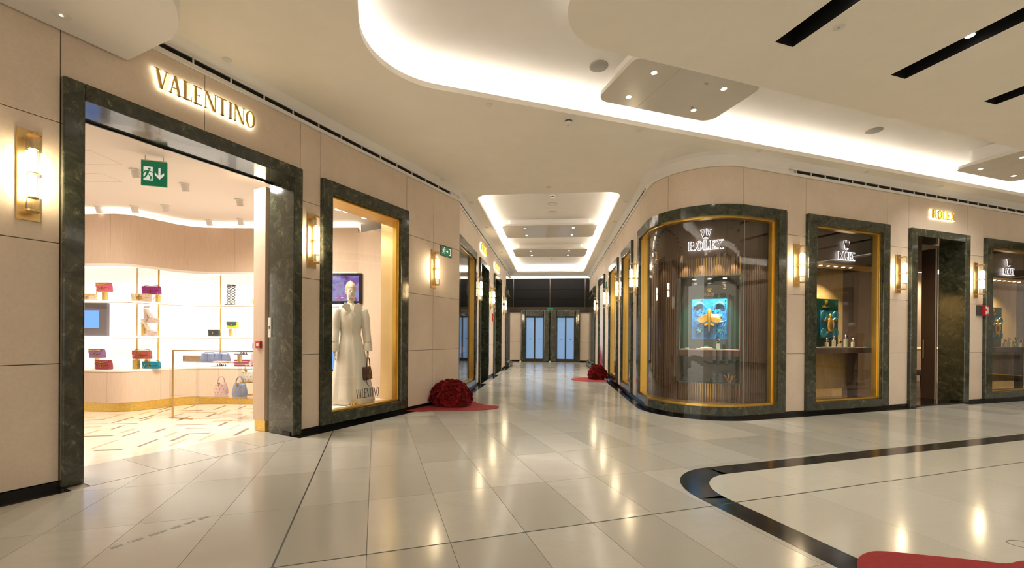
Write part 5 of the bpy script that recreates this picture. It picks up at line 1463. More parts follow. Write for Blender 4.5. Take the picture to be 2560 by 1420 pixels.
riser(ontable(1.02, 0.24, 0.871), 0.12, 0.04, 'gold riser under the grey sandal on the glass table')
def sandal(p, col, lab, rz, s=1.0):
    t = thing('flat_sandal', p, rz, lab, 'shoe', 'flat sandals')
    MB().zprism([(0.12 * s * math.cos(a), 0.035 * s * math.sin(a) * (1.15 if math.cos(a) > 0 else .85)) for a in [k * math.pi / 9 for k in range(18)]], 0, 0.012).build('sole', col, t)
    for x in (0.03, 0.07): MB().tube([(x * s, -0.035 * s, 0.01), (x * s, -0.02 * s, 0.05 * s), (x * s, 0.02 * s, 0.05 * s), (x * s, 0.035 * s, 0.01)], 0.009 * s, 6).build('strap', col, t)
sandal(ontable(1.04, 0.24, 0.993), colmat('slate', (0.12, 0.13, 0.16)), 'grey sandal raised on a riser inside the glass table', tr_)
sandal(shelf_at(543, Z3, 0.10), bk, 'black flat sandal left of a pair on the counter', 0, 1.0)
sandal(shelf_at(552, Z3, 0.18), bk, 'black flat sandal right of a pair on the counter', 0, 1.0)
for k, (x, col, lab) in enumerate(((0.80, pp, 'pink slim wallet lying on the upper table shelf'), (0.98, be, 'tan slim wallet lying on the upper table shelf'), (1.2, mv, 'mauve slim wallet lying on the upper table shelf'))):
    t = thing('wallet', ontable(x, 0.10, 0.871), tr_ + 0.2 * k, lab, 'wallet', 'wallets on the glass table')
    MB().box(-0.09, 0.09, -0.045, 0.045, 0, 0.022).build('wallet_body', col, t, bev=0.004); MB().box(-0.012, 0.012, -0.049, -0.04, 0.004, 0.018).build('wallet_clasp', 'gold', t)
t = thing('tote_bag', ontable(1.30, 0.25, 1.086), tr_, 'mauve tote bag with curved handle on the glass table top', 'handbag')
MB().box(-0.02, 0.26, -0.05, 0.05, 0.001, 0.09).build('bag_body', mv, t, bev=0.01)
MB().tube([(0.03 + 0.09 * (1 - math.cos(a)), 0, 0.08 + 0.10 * math.sin(a)) for a in [math.pi * k / 12 for k in range(13)]], 0.007, 6).build('top_handle', rd, t)

# ------------------------------------------------------------------ mannequin window
wp = onwall(FV, 'window_platform', 4.165, 0, 0, 'raised pale platform inside the mannequin window', 'platform')
MB().box(-0.05, 1.45, 0.10, 0.62, 0.0, 0.20).build('platform_body', 'storepaint', wp)
MB().box(-0.05, 1.45, 0.09, 0.14, 0.19, 0.205).build('gold_edge', 'gold', wp)
gr = onwall(FV, 'window_reveal', 5.57, 0, 0.2, 'tall polished gold side panel inside the mannequin window', 'panel', kind='structure')
MB().box(0.0, 0.03, 0.10, 0.42, 0, 3.08).build('gold_panel', m_noise('polished_gold', (0.72, 0.52, 0.24), (0.78, 0.58, 0.30), 2, 0.34, 1.0), gr)
MB().box(-1.45, 0.0, 0.10, 0.42, 3.06, 3.09).build('gold_soffit', 'gold', gr)
MB().box(-1.47, -1.44, 0.10, 0.42, 0, 3.08).build('gold_panel', 'gold', gr)
vn = onwall(FV, 'window_lettering', 4.92, -0.045, 0.335, 'thin dark letters reading VALENTINO low on the window glass', 'lettering')
word(vn, 'VALENTINO', 0.47, 0.14, 0.08, 'darkgrey', None, 0.002, 0.0)
mq = Vector((-2.62, 6.93, 0.20)); mrz = R_(30)
mt = thing('mannequin', mq, mrz, 'mannequin with golden headscarf wearing a long white shirt dress', 'mannequin')
dress_m = m_noise('white_cotton', (0.74, 0.70, 0.62), (0.80, 0.76, 0.68), 3, 0.45)
rnd = random.Random(3)
prof = [(0.02, 0.335, 0.25), (0.12, 0.325, 0.245), (0.35, 0.295, 0.225), (0.60, 0.255, 0.20), (0.85, 0.215, 0.17), (1.02, 0.175, 0.14), (1.12, 0.155, 0.118), (1.22, 0.165, 0.125), (1.35, 0.185, 0.138), (1.46, 0.20, 0.128), (1.54, 0.195, 0.10), (1.59, 0.14, 0.085), (1.62, 0.075, 0.07)]
rings = []
for z, rx, ry in prof:
    k = max(0.0, 1 - z / 1.1)
    ring_ = []
    for a in range(48):
        th = a * 2 * math.pi / 48
        f = 1 + k * (0.085 * math.sin(9 * th + 0.6) + 0.05 * math.sin(14 * th + 2 + z)) + 0.012 * math.sin(5 * th + z * 14)
        ring_.append((rx * f * math.cos(th) + 0.03 * k, ry * f * math.sin(th), z))
    rings.append(ring_)
dr = MB().loft(rings).build('shirt_dress', dress_m, mt, smooth=True)
MB().box(-0.016, 0.016, -0.005, 0.005, 0, 0.01)
plk = MB().loft([[(x - 0.014, y - 0.012, z), (x + 0.014, y - 0.012, z), (x + 0.014, y + 0.02, z), (x - 0.014, y + 0.02, z)] for x, y, z in ((0.05, -0.235, 0.10), (0.045, -0.222, 0.35), (0.04, -0.196, 0.60), (0.03, -0.166, 0.85), (0.02, -0.138, 1.02), (0.012, -0.122, 1.12), (0.008, -0.128, 1.22), (0.0, -0.138, 1.35), (0, -0.13, 1.46))])
plk.build('button_placket', dress_m, dr)
for k in range(12):
    z = 0.45 + k * 0.085
    yy = -0.222 + (z - 0.35) / 0.75 * 0.095 if z < 1.12 else -0.128 - 0.01 * math.sin((z - 1.12) * 9)
    MB().ball((0.03 - 0.02 * (z - 0.45), yy - 0.013, z), 0.006, 6, 4).build('button', 'lightgrey', dr)
for s in (-1, 1):
    MB().yprism([(s * 0.015, 1.42), (s * 0.16, 1.56), (s * 0.105, 1.63), (s * 0.03, 1.60)], -0.125, -0.112).build('collar', dress_m, dr, bev=0.004)
    sh = Vector((s * 0.185, 0, 1.53)); el_ = Vector((s * 0.235, -0.02, 1.22)); wr = Vector((s * 0.255, -0.07, 0.97))
    sl = MB().tube(cat_rom3([tuple(sh), tuple((sh + el_) / 2 + Vector((s * 0.015, 0, 0))), tuple(el_), tuple((el_ + wr) / 2), tuple(wr)], 3), [0.07, 0.075, 0.075, 0.075, 0.073, 0.072, 0.07, 0.068, 0.066, 0.066, 0.064, 0.062, 0.06], 14)
    sl.build('sleeve', dress_m, dr, smooth=True)
    MB().lathe([(0.062, 0.02), (0.07, -0.02), (0.076, -0.12)], 16, tuple(wr), caps=False).build('cuff', dress_m, dr, smooth=True)
    skin = 'c_mannskin'
    if skin not in M: M[skin] = mat('mannequin_white', (0.74, 0.70, 0.66), 0.35)
    hd = MB()
    pw_ = wr + Vector((0, -0.01, -0.11))
    hd.loft([[(pw_.x + 0.016 * math.cos(a), pw_.y + 0.03 * math.sin(a), pw_.z + z) for a in [j * math.pi / 5 for j in range(10)]] for z in (0, -0.05, -0.085)])
    for i, (dy, L) in enumerate(((-0.026, 0.065), (-0.009, 0.075), (0.009, 0.07), (0.025, 0.055))):
        hd.tube([(pw_.x, pw_.y + dy, pw_.z - 0.08), (pw_.x - s * 0.004, pw_.y + dy, pw_.z - 0.08 - L * 0.55), (pw_.x - s * 0.022, pw_.y + dy, pw_.z - 0.08 - L)], [0.0085, 0.008, 0.006], 6)
    hd.tube([(pw_.x, pw_.y - 0.024, pw_.z - 0.03), (pw_.x - s * 0.01, pw_.y - 0.05, pw_.z - 0.065), (pw_.x - s * 0.015, pw_.y - 0.055, pw_.z - 0.095)], [0.010, 0.009, 0.007], 6)
    hd.build('hand', M[skin], mt, smooth=True)
# neck and head
hb = MB()
hb.loft([[(r_ * math.cos(a) , cy + r2_ * math.sin(a), z) for a in [j * math.pi / 10 for j in range(20)]] for z, r_, r2_, cy in ((1.58, 0.062, 0.06, 0.01), (1.64, 0.047, 0.047, 0.01), (1.70, 0.046, 0.05, 0.0), (1.715, 0.05, 0.07, -0.02), (1.735, 0.058, 0.085, -0.02), (1.77, 0.066, 0.092, -0.012), (1.81, 0.071, 0.095, -0.005), (1.85, 0.073, 0.098, 0.0), (1.90, 0.068, 0.092, 0.004), (1.94, 0.05, 0.068, 0.008), (1.962, 0.02, 0.03, 0.01))])
hd = hb.build('head', M['c_mannskin'], mt, smooth=True)
MB().loft([[(-0.010, -0.098, 1.815), (0.010, -0.098, 1.815), (0.0, -0.09, 1.815)], [(-0.013, -0.112, 1.785), (0.013, -0.112, 1.785), (0.0, -0.09, 1.785)], [(-0.015, -0.100, 1.776), (0.015, -0.100, 1.776), (0, -0.09, 1.776)]]).build('nose', M['c_mannskin'], hd, smooth=True)
lipm = mat('mannequin_lips', (0.55, 0.38, 0.34), 0.4)
MB().ball((0, -0.104, 1.755), (0.020, 0.007, 0.006), 10, 6).build('mouth', lipm, hd, smooth=True)
for s in (-1, 1):
    MB().ball((s * 0.028, -0.092, 1.822), (0.014, 0.007, 0.006), 10, 6).build('eye', mat('mannequin_eye', (0.2, 0.16, 0.14), 0.4), hd, smooth=True)
    MB().ball((s * 0.072, 0.0, 1.80), (0.008, 0.018, 0.028), 8, 6).build('ear', M['c_mannskin'], hd, smooth=True)
scm = m_noise('golden_scarf', (0.62, 0.33, 0.12), (0.86, 0.62, 0.34), 45, 0.5, bmp=0.6)
MB().loft([[(r_ * math.cos(a), cy + r2_ * math.sin(a), z + 0.018 * math.sin(a)) for a in [j * math.pi / 10 for j in range(20)]] for z, r_, r2_, cy in ((1.80, 0.078, 0.085, 0.028), (1.85, 0.081, 0.098, 0.012), (1.885, 0.081, 0.10, 0.004), (1.93, 0.068, 0.085, 0.006), (1.965, 0.043, 0.055, 0.01), (1.98, 0.012, 0.015, 0.012))]).build('headscarf', scm, hd, smooth=True)
for z in (1.69, 1.675): MB().tube([(0.053 * math.cos(a), 0.053 * math.sin(a), z + 0.006 * math.cos(5 * a)) for a in [k * math.pi / 12 for k in range(24)]], 0.007, 6, True).build('necklace', 'gold', mt)
MB().lathe([(0.17, 0), (0.17, 0.008)], 28).build('stand_plate', 'lightgrey', mt)
MB().lathe([(0.014, 0.008), (0.014, 1.0)], 10).build('stand_pole', 'lightgrey', mt)
# brown tote in the mannequin's hand
hp = mt.matrix_basis
hand_w = Matrix.Translation(mq) @ Matrix.Rotation(mrz, 4, 'Z') @ Vector((0.235, -0.08, 0.725))
bg = thing('hand_held_tote', (hand_w.x, hand_w.y, hand_w.z - 0.34), mrz + R_(60), 'dark brown tote bag with two handles held by the mannequin', 'handbag')
bm_ = colmat('espresso', (0.055, 0.018, 0.016), 0.4)
MB().loft([[(-0.13 * k, -0.06 * k2, z), (0.13 * k, -0.06 * k2, z), (0.13 * k, 0.06 * k2, z), (-0.13 * k, 0.06 * k2, z)] for k, k2, z in ((1, 1, 0), (0.98, 0.95, 0.08), (0.86, 0.6, 0.21))]).build('bag_body', bm_, bg, bev=0.01)
for y in (-0.03, 0.03): MB().tube([(0.075 * math.cos(a), y, 0.20 + 0.16 * math.sin(a)) for a in [math.pi * k / 14 for k in range(15)]], 0.008, 6).build('handle', bm_, bg)
MB().ball((0, -0.058, 0.13), (0.022, 0.008, 0.022), 10, 6).build('gold_clasp', 'gold', bg)
MB().tube(cat_rom3([(-0.11, -0.03, 0.15), (-0.13, -0.05, -0.02), (-0.05, -0.06, -0.10), (0.04, -0.05, -0.02)], 5), 0.005, 5).build('hanging_strap', bm_, bg)
for k, (s_, o_, c_, lab) in enumerate(((4.74, -0.19, 'plank_gold', 'small tan leather piece on the window platform'), (4.88, -0.28, 'russ', 'pair of tan sandals straps on the window platform'))):
    t = onwall(FV, 'flat_sandal', s_, o_, 0.207, ('gold sandal lying left on the window platform', 'tan sandal lying right on the window platform')[k], 'shoe', 'sandals in the mannequin window')
    t.rotation_euler.z += 0.3 * k
    MB().zprism([(0.12 * math.cos(a), 0.04 * math.sin(a)) for a in [i * math.pi / 9 for i in range(18)]], 0, 0.012).build('sole', br if k else be, t)
    for x in (0.02, 0.07): MB().tube([(x, -0.035, 0.01), (x, -0.02, 0.045), (x, 0.02, 0.045), (x, 0.035, 0.01)], 0.01, 6).build('strap', 'gold', t)
t = onwall(FV, 'price_card', 4.56, -0.22, 0.207, 'small mint green card on the window platform', 'card')
MB().box(-0.09, 0.09, -0.05, 0.05, 0, 0.004).build('card', mat('mint_card', (0.35, 0.55, 0.45), 0.5), t); MB().box(-0.07, 0.02, -0.03, -0.02, 0.004, 0.0045).build('card_print', 'gold', t)
# ------------------------------------------------------------------ watch shop behind the right-hand frontage
inner = [path(qa(14.4) + (qb(16) - qa(14.4)) * k / 60) for k in range(61)]
ring_in = [((p - n * 0.12).x, (p - n * 0.12).y) for p, n in inner] + [FR.w(16.5, -4.5)[:2], CD(14.4, 9.0)]
o = MB().zprism(ring_in, 0.0, 0.02).build('floor_watch_shop', m_noise('dark_oak', (0.07, 0.045, 0.028), (0.11, 0.07, 0.045), 6, 0.25, stretch=(1, 6, 1))); tag(o, 'dark floor inside the watch shop', 'floor', kind='structure')
o = MB().zprism(ring_in, 3.42, 3.46).build('ceiling_watch_shop', mat('dark_ceiling', (0.10, 0.075, 0.06), 0.6)); tag(o, 'dark ceiling inside the watch shop', 'ceiling', kind='structure')
def crown(root, x, y, z, s, m, name='crown_emblem', outline=None):
    """five-pointed crown: oval foot, five spread rays with round tips"""
    def body(b, k, y0, y1):
        for i in range(5):
            a = R_(-34 + 17 * i)
            x0 = x + (i - 2) * 0.085 * s; z0 = z + 0.10 * s
            x1 = x + (i - 2) * 0.205 * s; z1 = z + (0.92 - 0.045 * abs(i - 2)) * s
            wd0, wd1 = 0.062 * s + k, 0.028 * s + k
            b.yprism([(x0 - wd0, z0 - k), (x0 + wd0, z0 - k), (x1 + wd1, z1), (x1 - wd1, z1)], y0, y1)
            b.yprism(ell(x1, z1 + 0.03 * s, 0.05 * s + k, 0.05 * s + k, 0, 330, 11), y0, y1)
        b.yprism(ell(x, z + 0.10 * s, 0.25 * s + k, 0.10 * s + k, 0, 345, 23), y0, y1)
    b = MB(); body(b, 0, y - 0.014, y); o = b.build(name, m, root)
    MB().yring(ell(x, z + 0.09 * s, 0.17 * s, 0.055 * s), ell(x, z + 0.09 * s, 0.145 * s, 0.035 * s), y - 0.016, y - 0.014).build('crown_base_oval', outline or m, o)
    if outline:
        h_ = MB(); body(h_, 0.016 * s, y + 0.001, y + 0.005); h_.build('crown_light', outline, o)
    return o
# --- curved window backdrop
fdir = Vector((-0.4191, -0.9080)); edir = Vector((0.9080, -0.4191)); bcen = Vector((3.98, 8.63)); BR = 1.30
def bk_pt(phi, r):
    d = fdir * math.cos(R_(phi)) + edir * math.sin(R_(phi)); p = bcen + d * r; return (p.x, p.y)
def arcbox(p0, p1, r0, r1, z0, z1, n=None):
    n = n or max(2, int(abs(p1 - p0) / 4)); rings = []
    for i in range(n + 1):
        f = p0 + (p1 - p0) * i / n
        a, b = bk_pt(f, r0), bk_pt(f, r1)
        rings.append([(*a, z0), (*b, z0), (*b, z1), (*a, z1)])
    return MB().loft(rings)
bd = thing('curved_backdrop', (*bk_pt(0, BR), 0.0), 0, 'curved brown backdrop of fluted slats behind the rounded window', 'backdrop')
def bpart(mb, name, m, parent=None):
    p0 = bk_pt(0, BR)
    mb.v = [(x - p0[0], y - p0[1], z) for x, y, z in mb.v]
    return mb.build(name, m, parent or bd)
NZ0, NZ1, HZ = 0.53, 2.375, 2.72
for a, b in ((-66, -24), (-24, 12), (12, 40), (40, 66)): bpart(arcbox(a + .1, b - .1, BR - 0.05, BR, HZ, 3.41), 'header_panel', 'brown')
NB = 22.6
bpart(arcbox(-NB, NB, BR - 0.07, BR - 0.03, NZ1, HZ), 'slat_backing', 'gold')
bpart(arcbox(-NB, NB, BR - 0.07, BR - 0.03, 0.02, NZ0), 'slat_backing', 'gold')
bpart(arcbox(-66, -NB, BR - 0.07, BR - 0.03, 0.02, HZ), 'slat_backing', 'walnut'); bpart(arcbox(NB, 66, BR - 0.07, BR - 0.03, 0.02, HZ), 'slat_backing', 'walnut')  # side backing in walnut: its dimmer light is put into the colour
pitch_s = math.degrees(0.042 / BR); hw = math.degrees(0.013 / BR)
def slats(a, b, z0, z1, nm):
    m_ = MB(); f = a + pitch_s / 2
    while f < b:
        mm = arcbox(f - hw, f + hw, BR - 0.035, BR, z0, z1, 1); m_.add(mm.v, mm.f); f += pitch_s
    o = bpart(m_, nm, 'slat'); o['kind'] = 'stuff'
slats(-NB, NB, NZ1 + 0.02, HZ, 'fluted_slats'); slats(-NB, NB, 0.02, NZ0 - 0.02, 'fluted_slats'); slats(-66, -NB - 0.5, 0.02, HZ, 'fluted_slats'); slats(NB + 0.5, 66, 0.02, HZ, 'fluted_slats')
brz = math.atan2(edir.y, edir.x)
norg = bcen + fdir * (BR * math.cos(R_(NB)))
nc = thing('display_niche', (norg.x, norg.y, 0), brz, 'dark emerald display niche with brown counter in the curved window', 'display niche')
HWN = 0.5
MB().box(-HWN, HWN, 0.56, 0.60, NZ0, NZ1).build('back_panel', 'emerald', nc)
for s in (-1, 1):
    MB().box(min(s * HWN, s * (HWN + .03)), max(s * HWN, s * (HWN + .03)), -0.08, 0.60, NZ0, NZ1).build('side_panel', 'emerald', nc)
    MB().box(min(s * (HWN - .02), s * (HWN + .0)), max(s * (HWN - .02), s * HWN), -0.09, -0.07, NZ0, NZ1).build('brown_edge', 'brown', nc)
MB().box(-HWN, HWN, -0.08, 0.60, NZ1, NZ1 + 0.02).build('niche_ceiling', 'emerald', nc)
MB().box(-HWN, HWN, -0.08, 0.60, NZ0 - 0.02, NZ0).build('niche_floor', 'emerald', nc)
MB().box(-HWN + 0.021, HWN - 0.021, -0.08, 0.50, 0.985, 1.085).build('brown_counter', 'brown', nc, bev=0.004)
MB().box(-HWN + 0.021, HWN - 0.021, -0.085, 0.50, 1.085, 1.10).build('counter_edge', mat('counter_rim', (0.30, 0.20, 0.15), 0.3), nc)
for x in (-0.25, 0.0, 0.25):
    MB().lathe([(0.03, NZ1 - 0.004), (0.03, NZ1 + 0.0)], 14, (x, 0.22, 0)).build('niche_lamp', 'lens', nc)
def NL(x, y, z):
    p = norg + edir * x - fdir * y; return (p.x, p.y, z)
for x in (-0.25, 0.25): spot('niche_spot', NL(x, 0.22, NZ1 - 0.01), NL(x * 0.3, 0.40, 1.5), 85, 80, (0.95, 0.97, 1.0), 0.02)
spot('niche_spot', NL(0, 0.10, NZ1 - 0.01), NL(0.0, 0.15, 1.1), 16, 80, (1.0, 0.95, 0.85), 0.02)
# relief picture with flying fish
pic = thing('relief_picture', NL(0.0, 0.46, 1.28), brz, 'blue coral relief picture with golden flying fish in the niche', 'picture')
MB().box(-0.30, 0.30, -0.01, 0.02, 0.0, 0.75).build('relief_panel', 'blue', pic)
rnd = random.Random(5)
co = MB()
for k in range(26):
    x0, z0 = rnd.choice((-1, 1)) * rnd.uniform(0.08, 0.28), rnd.uniform(0.02, 0.5)
    pts = [(x0, -0.016, z0)]
    a = rnd.uniform(60, 120)
    for j in range(4):
        a += rnd.uniform(-35, 35); pts.append((max(-0.29, min(0.29, pts[-1][0] + 0.05 * math.cos(R_(a)))), -0.016, min(0.74, pts[-1][2] + 0.05 * math.sin(R_(a)))))
    co.tube(pts, [0.010, 0.008, 0.007, 0.005, 0.003], 5)
o = co.build('coral_branches', m_noise('coral_blue', (0.0, 0.10, 0.26), (0.02, 0.28, 0.50), 10, 0.3), pic); o['kind'] = 'stuff'
hol = MB()
for k in range(60):
    x, z = rnd.uniform(-0.27, 0.29), rnd.uniform(0.30, 0.73); s_ = rnd.uniform(0.006, 0.014)
    hol.yprism(ell(x, z, s_, s_ * 1.3, 0, 300, 5), -0.0125, -0.0095)
o = hol.build('coral_holes', 'screenblack', pic); o['kind'] = 'stuff'
fz = 0.38
MB().loft([[(r_ * math.cos(a), -0.06 + 0.7 * r_ * math.sin(a), z) for a in [j * math.pi / 8 for j in range(16)]] for z, r_ in ((fz - 0.25, 0.006), (fz - 0.18, 0.014), (fz - 0.08, 0.025), (fz + 0.02, 0.034), (fz + 0.10, 0.036), (fz + 0.16, 0.028), (fz + 0.19, 0.010))]).build('fish_body', 'figgold', pic, smooth=True)
for s in (-1, 1):
    wing = [(s * 0.02, fz + 0.10), (s * 0.10, fz + 0.07), (s * 0.17, fz + 0.025), (s * 0.215, fz - 0.015), (s * 0.19, fz - 0.05), (s * 0.13, fz - 0.07), (s * 0.07, fz - 0.06), (s * 0.02, fz - 0.02)]
    w_ = MB().yprism(wing, -0.066, -0.056).build('wing_fin', 'figgold', pic)
    rb = MB()
    for k in range(7):
        a = R_(-2 - 10 * k)
        rb.tube([(s * 0.025, -0.068, fz + 0.08 - 0.01 * k), (s * (0.03 + (0.175 - 0.015 * k) * math.cos(a)), -0.070, fz + 0.07 - 0.01 * k + (0.175 - 0.012 * k) * math.sin(a) * 0.9)], 0.004, 5)
    rb.build('wing_ribs', 'figgold', w_)
    MB().yprism([(s * 0.015, fz - 0.06), (s * 0.085, fz - 0.10), (s * 0.075, fz - 0.13), (s * 0.02, fz - 0.11)], -0.064, -0.056).build('rear_fin', 'figgold', pic)
    st = MB()
    cxs, czs = s * 0.175, 0.165
    top = (cxs, -0.045, czs)
    ps = [(cxs + (0.075 if i % 2 == 0 else 0.03) * math.sin(i * math.pi / 5 + 0.2 * s), -0.018, czs + (0.075 if i % 2 == 0 else 0.03) * math.cos(i * math.pi / 5 + 0.2 * s)) for i in range(10)]
    st.add([top] + ps, [(0, i + 1, (i + 1) % 10 + 1) for i in range(10)]); st.build('starfish', 'teal', pic)
    pts = [(s * (0.09 + 0.17 * t_), -0.035, 0.60 + 0.075 * math.sin(math.pi * (0.15 + 0.8 * t_))) for t_ in [k / 8 for k in range(9)]]
    dl = MB().tube(pts, [0.004, 0.012, 0.020, 0.026, 0.030, 0.030, 0.026, 0.016, 0.006], 8).build('dolphin', 'teal', pic, smooth=True)
    MB().yprism([(s * 0.17, 0.69), (s * 0.155, 0.725), (s * 0.20, 0.69)], -0.038, -0.032).build('dolphin_fin', 'teal', dl)
    MB().yprism([(s * 0.09, 0.635), (s * 0.06, 0.66), (s * 0.085, 0.625), (s * 0.065, 0.60)], -0.038, -0.032).build('dolphin_tail', 'teal', dl)
# niche sign and header sign
r = thing('niche_sign', NL(0.0, 0.545, 2.10), brz, 'small gold crown and letters ROLEX inside the niche', 'sign')
word(r, 'ROLEX', 0.165, 0.045, 0.14, 'figgold', None, 0.008, 0.002); crown(r, 0, -0.002, 0.06, 0.085, 'figgold')
r = thing('window_sign', NL(-0.065, -0.125, 2.845), brz, 'white outlined crown and ROLEX letters in the curved window', 'sign')
word(r, 'ROLEX', 0.55, 0.15, 0.16, 'brown', 'neon', 0.012, 0.012, grow=0.007); crown(r, 0.0, -0.012, 0.185, 0.19, 'brown', outline='neon')
# things on the niche counter
creamm = mat('cream_stand', (0.72, 0.66, 0.54), 0.4); grn = mat('green_card', (0.03, 0.36, 0.24), 0.4); steel = mat('watch_steel', (0.75, 0.74, 0.72), 0.2, 1.0)
def tray(p, w, rz, lab, m=creamm, h=0.014):
    t = thing('display_tray', p, rz, lab, 'tray', 'cream display trays')
    MB().zprism(rrect(-w / 2, w / 2, -0.09, 0.09, 0.02, 5), 0, h).build('tray_body', m, t, bev=0.004); MB().zprism(rrect(-w / 2 + .02, w / 2 - .02, -0.075, 0.075, 0.015, 5), h, h + 0.002).build('tray_pad', m, t)
tray(NL(-0.065, 0.10, 1.101), 0.30, brz, 'larger cream display tray on the niche counter'); tray(NL(-0.04, 0.10, 1.118), 0.20, brz, 'smaller cream display tray stacked on the larger one')
def card(p, rz, lab):
    t = thing('price_card', p, rz, lab, 'card', 'green price cards'); MB().box(-0.035, 0.035, -0.006, 0.006, 0, 0.032).build('card_body', grn, t); MB().box(-0.028, 0.028, -0.0075, -0.006, 0.012, 0.018).build('card_print', 'lightgrey', t)
card(NL(-0.36, 0.06, 1.101), brz, 'green price card at the left end of the niche counter'); card(NL(-0.045, 0.08, 1.135), brz, 'green price card on top of the stacked trays')
def watch(p, rz, lab, h=0.09, group='watches on stands'):
    t = thing('watch_on_stand', p, rz, lab, 'watch', group)
    MB().box(-0.028, 0.028, -0.02, 0.02, 0, h).build('stand_block', creamm, t, bev=0.003)
    b = MB().tube([(0.034 * math.cos(a), -0.002 * math.cos(a), h + 0.042 + 0.042 * math.sin(a)) for a in [k * math.pi / 8 for k in range(16)]], 0.008, 6, True)
    b.xf(Matrix.Rotation(R_(35), 4, 'Z')); b.build('bracelet', steel, t)
    MB().lathe([(0.022, -0.004), (0.024, 0.0), (0.022, 0.006)], 16).xf(Matrix.Translation((-0.012, -0.032, h + 0.05)) @ Matrix.Rotation(R_(80), 4, 'X')).build('watch_case', steel, t)
    MB().lathe([(0.018, 0.006), (0.018, 0.0075)], 16).xf(Matrix.Translation((-0.012, -0.032, h + 0.05)) @ Matrix.Rotation(R_(80), 4, 'X')).build('watch_dial', 'emerald', t)
watch(NL(0.15, 0.10, 1.107), brz, 'steel watch on a tall cream block in the niche', 0.10)
tray(NL(0.15, 0.10, 1.101), 0.22, brz, 'green mat under the watch in the niche', grn, 0.004)
pl = thing('golden_plant', NL(0.33, 0.10, NZ0), brz, 'golden seaweed ornament at the foot of the niche', 'ornament')
for k in range(7):
    a = k * 0.9
    MB().tube([(0.02 * math.cos(a), 0.02 * math.sin(a), 0), (0.05 * math.cos(a), 0.04 * math.sin(a), 0.08), (0.10 * math.cos(a), 0.05 * math.sin(a), 0.12 + 0.02 * (k % 3))], [0.006, 0.005, 0.002], 5).build('frond', 'figgold', pl)
# display floor inside the curved window and lamps washing the slats
o = sweepprof(-0.62, qb(6.5), [(-0.10, 0.02), (-0.10, 0.19), (-0.75, 0.19), (-0.75, 0.02)], 30).build('window_ledge', 'walnut'); tag(o, 'low walnut ledge inside the curved window', 'ledge')
for phi in (-17, -6, 6, 17):
    p = bk_pt(phi, BR + 0.10); tq = bk_pt(phi, BR)
    spot('slat_spot', (*p, 2.70), (*tq, 1.6), 14, 70, (1.0, 0.80, 0.52), 0.015)
for phi in (-50, -36, 36, 50):
    p = bk_pt(phi, BR + 0.10); tq = bk_pt(phi, BR)
    spot('slat_spot', (*p, 2.70), (*tq, 1.2), 5, 70, (1.0, 0.80, 0.52), 0.015)

